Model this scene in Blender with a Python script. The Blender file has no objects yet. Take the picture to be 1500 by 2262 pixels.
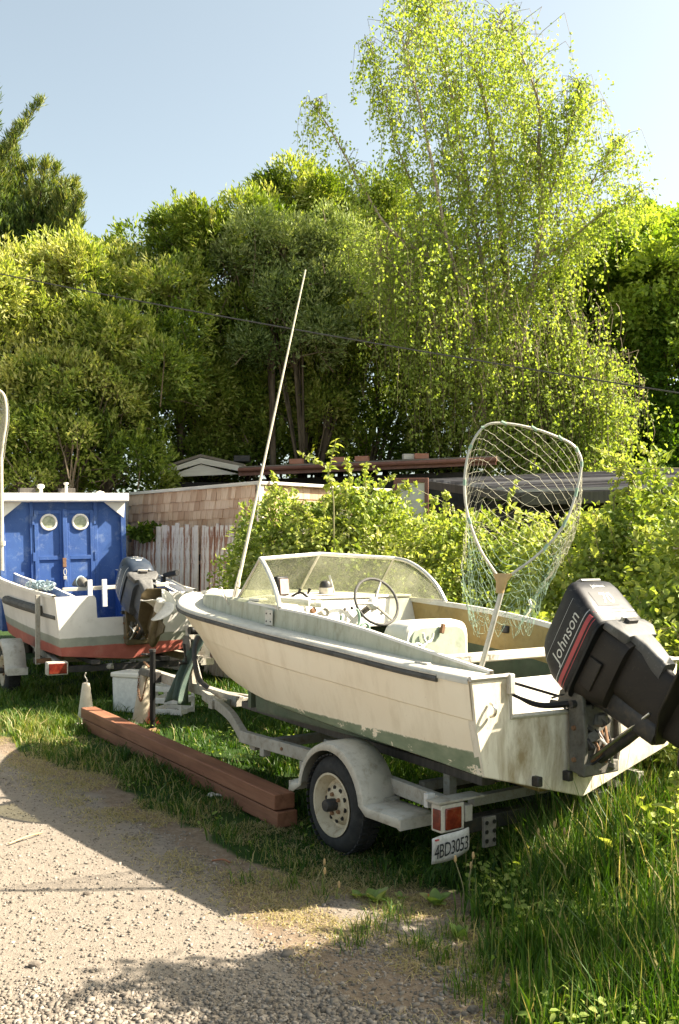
import bpy, bmesh, math
import numpy as np
from mathutils import Vector, Matrix, Euler
from mathutils.bvhtree import BVHTree
R = math.radians
C = bpy.context.scene.collection
scene = bpy.context.scene
rng = np.random.default_rng(7)

# ------------------------------------------------------------------ camera, world, sun, exposure
CAM_H, FPX, HOR = 1.66, 2199.0, 1222.0
cam_d = bpy.data.cameras.new('camera')
cam = bpy.data.objects.new('camera', cam_d); C.objects.link(cam)
cam.location = (0, 0, CAM_H); cam.rotation_euler = (R(90), 0, 0)
cam_d.sensor_fit = 'VERTICAL'; cam_d.sensor_height = 36; cam_d.lens = 35
cam_d.shift_y = (HOR - 1131.0) / 2262.0
cam_d.clip_start = 0.05; cam_d.clip_end = 1000
scene.camera = cam
SUN_EL, SUN_AZ = 42.5, 7.0          # azimuth measured from +X towards +Y
w = bpy.data.worlds.new('World'); scene.world = w; w.use_nodes = True
nt = w.node_tree; nt.nodes.clear()
sky = nt.nodes.new('ShaderNodeTexSky'); sky.sky_type = 'NISHITA'; sky.sun_disc = False
sky.sun_elevation = R(SUN_EL); sky.sun_rotation = R(90 - SUN_AZ)
sky.altitude = 0; sky.air_density = 0.75; sky.dust_density = 3.0; sky.ozone_density = 0.6
bg = nt.nodes.new('ShaderNodeBackground'); bg.inputs['Strength'].default_value = 0.088
wo = nt.nodes.new('ShaderNodeOutputWorld')
hs = nt.nodes.new('ShaderNodeHueSaturation'); hs.inputs['Saturation'].default_value = 0.72
wb = nt.nodes.new('ShaderNodeMix'); wb.data_type = 'RGBA'; wb.blend_type = 'MULTIPLY'; wb.inputs[0].default_value = 1.0
wb.inputs[7].default_value = (0.985, 1.0, 0.85, 1)          # warm white balance of the film
nt.links.new(sky.outputs[0], hs.inputs['Color']); nt.links.new(hs.outputs[0], wb.inputs[6]); nt.links.new(wb.outputs[2], bg.inputs[0]); nt.links.new(bg.outputs[0], wo.inputs[0])
sun_d = bpy.data.lights.new('sun', 'SUN'); sun_d.energy = 5.0; sun_d.angle = R(0.5); sun_d.color = (1.0, 0.90, 0.745)
sun = bpy.data.objects.new('sun', sun_d); C.objects.link(sun)
sv = Vector((math.cos(R(SUN_EL)) * math.cos(R(SUN_AZ)), math.cos(R(SUN_EL)) * math.sin(R(SUN_AZ)), math.sin(R(SUN_EL))))
sun.rotation_euler = sv.to_track_quat('Z', 'Y').to_euler(); sun.location = (20, 5, 20)
vs = scene.view_settings
vs.view_transform = 'Standard'; vs.look = 'None'; vs.gamma = 1; vs.use_curve_mapping = False; vs.exposure = 1.97
try:
    scene.cycles.max_bounces = 8; scene.cycles.transparent_max_bounces = 12
except Exception: pass

def at(px, py, Y):
    "a pixel of the photograph at a known distance, as a point of the place"
    return np.array(((px - 750) / FPX * Y, Y, CAM_H + (HOR - py) / FPX * Y))

# ------------------------------------------------------------------ naming helpers
def props(o, label=None, cat=None, group=None, kind=None):
    if label: o['label'] = label
    if cat: o['category'] = cat
    if group: o['group'] = group
    if kind: o['kind'] = kind
    return o
def empty(name, loc, rot=(0, 0, 0), label=None, cat=None, group=None):
    o = bpy.data.objects.new(name, None); C.objects.link(o)
    o.location = loc; o.rotation_euler = rot; o.empty_display_size = .2
    return props(o, label, cat, group)
def link(name, me, parent=None):
    o = bpy.data.objects.new(name, me); C.objects.link(o)
    if parent is not None: o.parent = parent
    return o
def dup(o, parent=None):
    c = o.copy(); C.objects.link(c)
    if parent is not None: c.parent = parent
    for ch in list(o.children): dup(ch, c)
    return c

# ------------------------------------------------------------------ mesh builder
def nrm(a):
    a = np.asarray(a, float); n = np.linalg.norm(a, axis=-1, keepdims=True); n[n == 0] = 1
    return a / n
def crom(keys, n):
    "Catmull-Rom through rows of keys"
    K = np.asarray(keys, float); m = len(K)
    K2 = np.vstack([2 * K[0] - K[1], K, 2 * K[-1] - K[-2]])
    out = []
    for t in np.linspace(0, m - 1, n):
        i = min(int(t), m - 2); f = t - i
        p0, p1, p2, p3 = K2[i], K2[i + 1], K2[i + 2], K2[i + 3]
        out.append(.5 * (2 * p1 + (p2 - p0) * f + (2 * p0 - 5 * p1 + 4 * p2 - p3) * f * f + (3 * p1 - p0 - 3 * p2 + p3) * f ** 3))
    return np.array(out)
class MB:
    def __init__(s, M=None): s.v = []; s.f = []; s.m = []; s.M = M
    def add(s, V, F, m=0):
        b = len(s.v)
        for p in V:
            p = Vector((float(p[0]), float(p[1]), float(p[2])))
            s.v.append(s.M @ p if s.M is not None else p)
        for q in F: s.f.append([b + i for i in q]); s.m.append(m)
        return s
    def box(s, c, d, rot=None, m=0, taper=1.0):
        x, y, z = d[0] / 2, d[1] / 2, d[2] / 2; t = taper
        V = [Vector(p) for p in ((-x, -y, -z), (x, -y, -z), (x, y, -z), (-x, y, -z), (-x * t, -y * t, z), (x * t, -y * t, z), (x * t, y * t, z), (-x * t, y * t, z))]
        if rot is not None:
            E = rot if isinstance(rot, Matrix) else Euler(rot).to_matrix()
            V = [E @ p for p in V]
        V = [p + Vector(c) for p in V]
        return s.add(V, [(0, 3, 2, 1), (4, 5, 6, 7), (0, 1, 5, 4), (1, 2, 6, 5), (2, 3, 7, 6), (3, 0, 4, 7)], m)
    def beam(s, p, q, wd, ht, up=(0, 0, 1), m=0):
        p = np.array(p, float); q = np.array(q, float); d = nrm(q - p); u = np.array(up, float)
        sd = nrm(np.cross(d, u)); u = np.cross(sd, d)
        V = [a + sd * x * wd / 2 + u * y * ht / 2 for a in (p, q) for x, y in ((-1, -1), (1, -1), (1, 1), (-1, 1))]
        return s.add(V, [(0, 1, 2, 3), (7, 6, 5, 4), (0, 4, 5, 1), (1, 5, 6, 2), (2, 6, 7, 3), (3, 7, 4, 0)], m)
    def tube(s, path, r, n=8, m=0, cap=True, closed=False, flat=1.0):
        P = np.asarray(path, float); k = len(P)
        r = np.broadcast_to(np.asarray(r, float), (k,))
        T = nrm(np.gradient(P, axis=0)) if not closed else nrm(np.roll(P, -1, 0) - np.roll(P, 1, 0))
        u = np.cross(T[0], (0, 0, 1.0))
        if np.linalg.norm(u) < 1e-3: u = np.cross(T[0], (1.0, 0, 0))
        u = nrm(u); V = []
        for i in range(k):
            u = nrm(u - T[i] * np.dot(u, T[i])); w_ = np.cross(T[i], u)
            for j in range(n):
                a = 2 * math.pi * j / n
                V.append(P[i] + r[i] * (math.cos(a) * u + flat * math.sin(a) * w_))
        F = []
        for i in range(k if closed else k - 1):
            i2 = (i + 1) % k
            for j in range(n):
                j2 = (j + 1) % n
                F.append((i * n + j, i * n + j2, i2 * n + j2, i2 * n + j))
        if cap and not closed:
            F.append(tuple(range(n - 1, -1, -1))); F.append(tuple((k - 1) * n + j for j in range(n)))
        return s.add(V, F, m)
    def loft(s, rings, m=0, cap=True, closed=True, mats=None):
        k = len(rings); n = len(rings[0]); V = [p for r_ in rings for p in r_]; F = []; mm = []
        for i in range(k - 1):
            for j in range(n if closed else n - 1):
                j2 = (j + 1) % n
                F.append((i * n + j, i * n + j2, (i + 1) * n + j2, (i + 1) * n + j)); mm.append(m if mats is None else mats[j])
        if cap and closed:
            F.append(tuple(range(n - 1, -1, -1))); mm.append(m)
            F.append(tuple((k - 1) * n + j for j in range(n))); mm.append(m)
        b = len(s.f); s.add(V, F, m); s.m[b:] = mm
        return s
    def lathe(s, prof, c=(0, 0, 0), axis=(0, 0, 1), n=24, m=0, cap=True):
        a = nrm(np.array(axis, float)); u = np.cross(a, (0, 1.0, 0.0))
        if np.linalg.norm(u) < 1e-3: u = np.cross(a, (1.0, 0, 0))
        u = nrm(u); w_ = np.cross(a, u); c = np.array(c, float)
        rings = [[c + a * h + r * (math.cos(2 * math.pi * j / n) * u + math.sin(2 * math.pi * j / n) * w_) for j in range(n)] for r, h in prof]
        return s.loft(rings, m, cap=cap)
    def prism(s, poly, off, m=0):
        "poly: 3D points of one face, off: vector"
        P = [np.array(p, float) for p in poly]; o = np.array(off, float); n = len(P)
        F = [tuple(range(n)), tuple(range(2 * n - 1, n - 1, -1))] + [(j, n + j, n + (j + 1) % n, (j + 1) % n) for j in range(n)]
        return s.add(P + [p + o for p in P], F, m)
    def mesh(s, name, mats, smooth=35, uv=False):
        me = bpy.data.meshes.new(name); me.from_pydata([tuple(p) for p in s.v], [], s.f)
        bm = bmesh.new(); bm.from_mesh(me)
        for i, f in enumerate(bm.faces): f.material_index = s.m[i]
        bmesh.ops.recalc_face_normals(bm, faces=bm.faces[:])
        if smooth:
            for f in bm.faces: f.smooth = True
        bm.to_mesh(me); bm.free()
        if smooth: me.set_sharp_from_angle(angle=R(smooth))
        for mt in (mats if isinstance(mats, (list, tuple)) else [mats]): me.materials.append(mt)
        return me
    def build(s, name, mats, parent=None, smooth=35, bevel=0, seg=2):
        o = link(name, s.mesh(name, mats, smooth), parent)
        if bevel:
            b = o.modifiers.new('bevel', 'BEVEL'); b.width = bevel; b.segments = seg; b.limit_method = 'ANGLE'; b.angle_limit = R(40)
            b.harden_normals = False
        return o

# ------------------------------------------------------------------ big meshes from arrays
def np_mesh(name, V, F, mat, tint=None, smooth=False):
    V = np.ascontiguousarray(V, np.float32); F = np.ascontiguousarray(F, np.int32)
    me = bpy.data.meshes.new(name)
    k = F.shape[1]
    me.vertices.add(len(V)); me.vertices.foreach_set('co', V.ravel())
    me.loops.add(F.size); me.loops.foreach_set('vertex_index', F.ravel())
    me.polygons.add(len(F)); me.polygons.foreach_set('loop_start', np.arange(0, F.size, k, dtype=np.int32))
    try: me.polygons.foreach_set('loop_total', np.full(len(F), k, np.int32))
    except Exception: pass
    if tint is not None:
        a = me.attributes.new('tint', 'FLOAT', 'POINT'); a.data.foreach_set('value', np.ascontiguousarray(tint, np.float32))
    me.update(calc_edges=True)
    if smooth: me.polygons.foreach_set('use_smooth', np.ones(len(F), bool))
    me.materials.append(mat)
    return me
DIAMOND = (np.array([[0, 0], [.48, -.5], [1, 0], [.48, .5]]), np.array([[0, 1, 2], [0, 2, 3]]))
OVATE = (np.array([[0, 0], [.5, 0], [1, 0], [.25, .40], [.66, .38], [.25, -.40], [.66, -.38]]),
         np.array([[0, 1, 3], [1, 4, 3], [1, 2, 4], [0, 5, 1], [1, 5, 6], [1, 6, 2]]))
def leaves(P, A, N, L, W, fold=.2, curl=.12, shape=DIAMOND):
    "arrays of leaves; returns verts, faces, number of verts per leaf"
    n = len(P); S2, F = shape; k = len(S2)
    A = nrm(A); S = nrm(np.cross(A, N)); N = np.cross(S, A)
    L = np.broadcast_to(L, (n,))[:, None, None]; W = np.broadcast_to(W, (n,))[:, None, None]
    a = S2[None, :, 0, None]; b = S2[None, :, 1, None]
    V = P[:, None, :] + A[:, None, :] * L * a + S[:, None, :] * W * b + N[:, None, :] * (np.abs(b) * W * fold * 2 - curl * L * a * a)
    Fa = (F[None] + (np.arange(n) * k)[:, None, None]).reshape(-1, 3)
    return V.reshape(-1, 3), Fa, k
def tubes(paths, radii, sides=3):
    "paths (n,k,3), radii (n,k) -> verts, quad faces"
    P = np.asarray(paths, float); n, k, _ = P.shape
    T = nrm(np.gradient(P, axis=1)); ref = np.zeros_like(T); ref[..., 0] = .31; ref[..., 1] = .95
    U = nrm(np.cross(T, ref)); Wv = np.cross(T, U)
    ang = np.arange(sides) * 2 * math.pi / sides
    V = P[:, :, None, :] + np.asarray(radii)[:, :, None, None] * (np.cos(ang)[None, None, :, None] * U[:, :, None, :] + np.sin(ang)[None, None, :, None] * Wv[:, :, None, :])
    j = np.arange(sides); j2 = (j + 1) % sides
    i = np.arange(k - 1)[:, None] * sides
    q = np.stack([i + j, i + j2, i + sides + j2, i + sides + j], -1).reshape(-1, 4)
    F = (q[None] + (np.arange(n) * k * sides)[:, None, None]).reshape(-1, 4)
    return V.reshape(-1, 3), F
def rvec(n, r=rng): return nrm(r.normal(size=(n, 3)))
_h = np.random.default_rng(99).random((256, 256))
def vn(x, y):
    x = np.asarray(x, float); y = np.asarray(y, float)
    xi = np.floor(x).astype(int); yi = np.floor(y).astype(int); fx = x - xi; fy = y - yi
    fx = fx * fx * (3 - 2 * fx); fy = fy * fy * (3 - 2 * fy)
    g = lambda a, b: _h[a % 256, b % 256]
    return (g(xi, yi) * (1 - fx) + g(xi + 1, yi) * fx) * (1 - fy) + (g(xi, yi + 1) * (1 - fx) + g(xi + 1, yi + 1) * fx) * fy
def fbm(x, y): return .55 * vn(x, y) + .28 * vn(2.1 * x + 9, 2.1 * y + 4) + .17 * vn(4.3 * x + 2, 4.3 * y + 31)
def ss(a, b, x):
    t = np.clip((np.asarray(x, float) - a) / (b - a), 0, 1); return t * t * (3 - 2 * t)

# ------------------------------------------------------------------ materials
class NT:
    def __init__(s, name):
        s.mat = bpy.data.materials.new(name); s.mat.use_nodes = True; s.t = s.mat.node_tree; s.t.nodes.clear()
        s.out = s.n('ShaderNodeOutputMaterial'); s.tc = s.n('ShaderNodeTexCoord')
    def n(s, k, **kw):
        x = s.t.nodes.new(k)
        for a, b in kw.items(): setattr(x, a, b)
        return x
    def l(s, a, b): s.t.links.new(a, b)
    def co(s, scale=(1, 1, 1), gen='Object'):
        m = s.n('ShaderNodeMapping'); m.inputs['Scale'].default_value = scale
        s.l(s.tc.outputs[gen], m.inputs['Vector']); return m.outputs[0]
    def noise(s, sc, det=5, rough=.6, stretch=(1, 1, 1), dist=0):
        x = s.n('ShaderNodeTexNoise'); x.inputs['Scale'].default_value = sc; x.inputs['Detail'].default_value = det
        x.inputs['Roughness'].default_value = rough; x.inputs['Distortion'].default_value = dist
        s.l(s.co(stretch), x.inputs['Vector']); return x.outputs['Fac']
    def ramp(s, fac, stops, interp='LINEAR'):
        x = s.n('ShaderNodeValToRGB'); e = x.color_ramp; e.interpolation = interp
        while len(e.elements) > 1: e.elements.remove(e.elements[-1])
        for i, (p, c) in enumerate(stops):
            el = e.elements[0] if i == 0 else e.elements.new(p)
            el.position = p; c = (c, c, c) if isinstance(c, (int, float)) else c; el.color = (*c, 1)
        s.l(fac, x.inputs['Fac']); return x.outputs['Color']
    def mix(s, fac, a, b, mode='MIX'):
        x = s.n('ShaderNodeMix', data_type='RGBA', blend_type=mode)
        if isinstance(fac, (int, float)): x.inputs[0].default_value = fac
        else: s.l(fac, x.inputs[0])
        for sock, v in ((x.inputs[6], a), (x.inputs[7], b)):
            if isinstance(v, tuple): sock.default_value = (*v, 1)
            else: s.l(v, sock)
        return x.outputs[2]
    def math(s, op, a, b=0.0):
        x = s.n('ShaderNodeMath', operation=op)
        for sock, v in ((x.inputs[0], a), (x.inputs[1], b)):
            if isinstance(v, (int, float)): sock.default_value = v
            else: s.l(v, sock)
        return x.outputs[0]
    def bsdf(s, col, rough=.6, metal=0, spec=.5, bump=None, bstr=.3, bdist=.01, **kw):
        p = s.n('ShaderNodeBsdfPrincipled')
        for sock, v in ((p.inputs['Base Color'], col), (p.inputs['Roughness'], rough), (p.inputs['Metallic'], metal)):
            if isinstance(v, tuple): sock.default_value = (*v, 1)
            elif isinstance(v, (int, float)): sock.default_value = v
            else: s.l(v, sock)
        p.inputs['Specular IOR Level'].default_value = spec
        for k, v in kw.items(): p.inputs[k].default_value = v
        if bump is not None:
            b = s.n('ShaderNodeBump'); b.inputs['Strength'].default_value = bstr; b.inputs['Distance'].default_value = bdist
            s.l(bump, b.inputs['Height']); s.l(b.outputs[0], p.inputs['Normal'])
        return p.outputs[0]
    def done(s, sh): s.l(sh, s.out.inputs['Surface']); return s.mat
def weathered(name, c1, c2, dirt=(.12, .09, .06), amt=.35, sc=4, rough=.55, metal=0, spec=.4, bump=.25, bsc=30, streak=(1, 1, 1), speck=.5, lo=.5):
    "base colour wandering between two tones, with grime patches and fine specks"
    t = NT(name)
    base = t.ramp(t.noise(sc, 5, .6, streak), [(.3, c1), (.7, c2)])
    g = t.ramp(t.noise(sc * 2.3, 8, .72, streak, .4), [(lo, 0.0), (lo + .25, 1.0)])
    col = t.mix(t.math('MULTIPLY', g, amt), base, dirt)
    sp = t.ramp(t.noise(bsc * 2.2, 3, .7), [(.66, 0.0), (.72, 1.0)])
    col = t.mix(t.math('MULTIPLY', sp, speck), col, dirt)
    rg = t.ramp(t.noise(sc * 3, 4, .6), [(.3, max(.05, rough - .12)), (.7, min(1, rough + .15))])
    return t.done(t.bsdf(col, rg, metal, spec, t.noise(bsc, 5, .6, streak), bump, .004))
def leafmat(name, stops, trans=.35, rough=.5, spec=.35, tcol=1.5):
    t = NT(name)
    a = t.n('ShaderNodeAttribute', attribute_name='tint')
    col = t.ramp(a.outputs['Fac'], stops)
    tc = t.mix(1.0, col, (min(1, .95 * tcol), 1.0 * min(1.0, tcol), .5), 'MULTIPLY')
    tr = t.n('ShaderNodeBsdfTranslucent'); 
    hs = t.n('ShaderNodeHueSaturation'); hs.inputs['Value'].default_value = tcol; hs.inputs['Saturation'].default_value = 1.05
    t.l(tc, hs.inputs['Color']); t.l(hs.outputs[0], tr.inputs['Color'])
    p = t.bsdf(col, rough, 0, spec)
    m = t.n('ShaderNodeMixShader'); m.inputs[0].default_value = trans
    t.l(p, m.inputs[1]); t.l(tr.outputs[0], m.inputs[2])
    return t.done(m.outputs[0])
def wood(name, c1, c2, c3, axis=0, sc=14, rough=.75, bump=.4, knots=.3):
    st = [1.0, 1.0, 1.0]; st[axis] = .06
    t = NT(name)
    g = t.noise(sc * 3, 6, .65, tuple(st), .3); h = t.noise(2.2, 3, .5)
    col = t.mix(t.ramp(h, [(.35, 0.0), (.7, 1.0)]), t.ramp(g, [(.3, c1), (.6, c2)]), t.ramp(g, [(.35, c2), (.65, c3)]))
    dk = t.ramp(t.noise(sc * 5, 4, .7, tuple(st)), [(.58, 0.0), (.7, 1.0)])
    col = t.mix(t.math('MULTIPLY', dk, knots), col, tuple(.35 * x for x in c1))
    return t.done(t.bsdf(col, rough, 0, .3, g, bump, .004))
def text_mesh(body, size, mat, extrude=0.0, name='lettering', shear=0.0, space=1.0):
    cu = bpy.data.curves.new(name, 'FONT'); cu.body = body; cu.size = size; cu.extrude = extrude; cu.shear = shear; cu.space_character = space
    cu.align_x = 'CENTER'; cu.align_y = 'CENTER'; cu.resolution_u = 3
    o = bpy.data.objects.new('tmp', cu); C.objects.link(o)
    dg = bpy.context.evaluated_depsgraph_get()
    me = bpy.data.meshes.new_from_object(o.evaluated_get(dg)); me.name = name
    bpy.data.objects.remove(o); bpy.data.curves.remove(cu)
    me.materials.clear(); me.materials.append(mat)
    return me
# ------------------------------------------------------------------ the materials of the place
def hull_mat():
    t = NT('cream_gelcoat_over_green')
    base = t.ramp(t.noise(2.0, 6, .6), [(.3, (.84, .72, .545)), (.7, (.89, .79, .62))])
    st = t.ramp(t.noise(5, 6, .7, (1, 1, .22)), [(.5, 0.0), (.8, 1.0)])
    base = t.mix(t.math('MULTIPLY', st, .55), base, (.50, .38, .22))
    base = t.mix(t.ramp(t.noise(1.1, 4, .55), [(.5, 0.0), (.75, .45)]), base, (.62, .50, .33))
    rs = t.ramp(t.noise(16, 5, .7, (1, 1, .08)), [(.66, 0.0), (.72, .55)]); base = t.mix(rs, base, (.40, .27, .13))
    sp = t.ramp(t.noise(70, 3, .7), [(.68, 0.0), (.74, 1.0)])
    base = t.mix(t.math('MULTIPLY', sp, .25), base, (.25, .2, .13))
    green = t.ramp(t.noise(9, 6, .65, (1, 1, 2)), [(.3, (.155, .195, .12)), (.55, (.22, .255, .165)), (.75, (.28, .30, .20))])
    sep = t.n('ShaderNodeSeparateXYZ'); t.l(t.tc.outputs['Object'], sep.inputs[0])
    n1 = t.noise(7, 7, .7, (1, 1, 1.6), .6)
    # waterline at 0.735 m over the ground, edge eaten away; flakes missing from the green
    h = t.math('ADD', t.math('SUBTRACT', .708, sep.outputs[2]), t.math('MULTIPLY', t.math('SUBTRACT', t.noise(40, 4, .6), .5), .02))
    m = t.ramp(h, [(0.0, 0.0), (.006, 1.0)])
    fl = t.ramp(n1, [(.585, 1.0), (.595, 0.0)])
    m2 = t.math('MULTIPLY', m, fl)
    col = t.mix(m2, base, green)
    return t.done(t.bsdf(col, .42, 0, .4, t.math('ADD', t.noise(25, 4, .6), t.math('MULTIPLY', m2, .5)), .12, .004))
def redhull_mat():
    t = NT('white_grey_red_hull')
    white = t.ramp(t.noise(3, 6, .65), [(.3, (.62, .58, .52)), (.7, (.74, .70, .64))])
    white = t.mix(t.ramp(t.noise(9, 7, .75), [(.55, 0.0), (.75, .5)]), white, (.4, .36, .3))
    grey = t.ramp(t.noise(6, 5, .6), [(.3, (.24, .25, .20)), (.7, (.34, .34, .27))])
    red = t.ramp(t.noise(5, 6, .7), [(.3, (.33, .085, .06)), (.55, (.42, .12, .085)), (.75, (.45, .2, .15))])
    sep = t.n('ShaderNodeSeparateXYZ'); t.l(t.tc.outputs['Object'], sep.inputs[0])
    z = t.math('ADD', t.math('SUBTRACT', sep.outputs[2], t.math('MULTIPLY', sep.outputs[0], .035)), t.math('MULTIPLY', t.math('SUBTRACT', t.noise(14, 4, .6), .5), .02))
    col = t.mix(t.ramp(z, [(.645, 0.0), (.652, 1.0)]), red, grey)
    col = t.mix(t.ramp(z, [(.742, 0.0), (.75, 1.0)]), col, white)
    return t.done(t.bsdf(col, .5, 0, .35, t.noise(30, 4), .15, .004))
def glass_mat():
    t = NT('hazy_dirty_plexiglass')
    tr = t.n('ShaderNodeBsdfTransparent'); tr.inputs[0].default_value = (.80, .82, .70, 1)
    dcol = t.ramp(t.noise(5, 6, .65), [(.3, (.36, .36, .28)), (.7, (.50, .49, .41))])
    p = t.bsdf(dcol, .28, 0, .6)
    tl = t.n('ShaderNodeBsdfTranslucent'); t.l(dcol, tl.inputs[0])
    m1 = t.n('ShaderNodeMixShader'); m1.inputs[0].default_value = .45
    t.l(p, m1.inputs[1]); t.l(tl.outputs[0], m1.inputs[2])
    f = t.ramp(t.noise(3.2, 7, .7, (1, 1, 1), 1.0), [(.3, .14), (.5, .28), (.75, .52)])
    m2 = t.n('ShaderNodeMixShader'); t.l(f, m2.inputs[0]); t.l(tr.outputs[0], m2.inputs[1]); t.l(m1.outputs[0], m2.inputs[2])
    return t.done(m2.outputs[0])
def plain(name, c, rough=.5, metal=0, spec=.5, **kw):
    t = NT(name); n = t.noise(22, 4, .6)
    col = t.mix(t.ramp(n, [(.35, 0.0), (.7, 1.0)]), c, tuple(x * .78 for x in c))
    return t.done(t.bsdf(col, rough, metal, spec, n, .08, .003, **kw))
def cowl_mat(name, c, dust=(.30, .29, .27), amt=.5, rough=.35):
    t = NT(name)
    n = t.noise(4, 8, .75, (1, 1, 1), .7)
    col = t.mix(t.math('MULTIPLY', t.ramp(n, [(.48, 0.0), (.72, 1.0)]), amt), c, dust)
    sp = t.ramp(t.noise(60, 4, .75), [(.6, 0.0), (.7, 1.0)])
    col = t.mix(t.math('MULTIPLY', sp, .35), col, dust)
    return t.done(t.bsdf(col, t.ramp(n, [(.35, rough), (.7, rough + .3)]), 0, .28, t.noise(40, 4), .08, .003))
def ground_mat():
    t = NT('ground_soil_grass_and_gravel_dust')
    g = t.n('ShaderNodeAttribute', attribute_name='tint')
    n1 = t.noise(1.3, 8, .65); n2 = t.noise(14, 8, .7); n3 = t.noise(60, 6, .7)
    dust = t.ramp(n2, [(.25, (.165, .140, .114)), (.5, (.22, .188, .154)), (.75, (.27, .233, .193))])
    dust = t.mix(t.ramp(n3, [(.38, .5), (.55, 0.0)]), dust, (.24, .20, .15))
    soil = t.ramp(n2, [(.3, (.135, .10, .068)), (.5, (.22, .168, .12)), (.72, (.29, .228, .168))])
    soil = t.mix(t.ramp(n3, [(.4, .6), (.6, 0.0)]), soil, (.13, .09, .058))
    turf = t.ramp(n2, [(.3, (.015, .034, .006)), (.6, (.03, .058, .011)), (.8, (.07, .07, .022))])
    jig = t.math('ADD', g.outputs['Fac'], t.math('MULTIPLY', t.math('SUBTRACT', t.noise(7, 7, .7), .5), .35))
    col = t.mix(t.ramp(jig, [(.14, 0.0), (.30, 1.0)]), dust, soil)
    col = t.mix(t.ramp(jig, [(.50, 0.0), (.68, 1.0)]), col, turf)
    hgt = t.math('ADD', t.math('MULTIPLY', n3, .6), t.math('MULTIPLY', n2, .8))
    return t.done(t.bsdf(col, .95, 0, .15, hgt, .8, .02))
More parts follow.
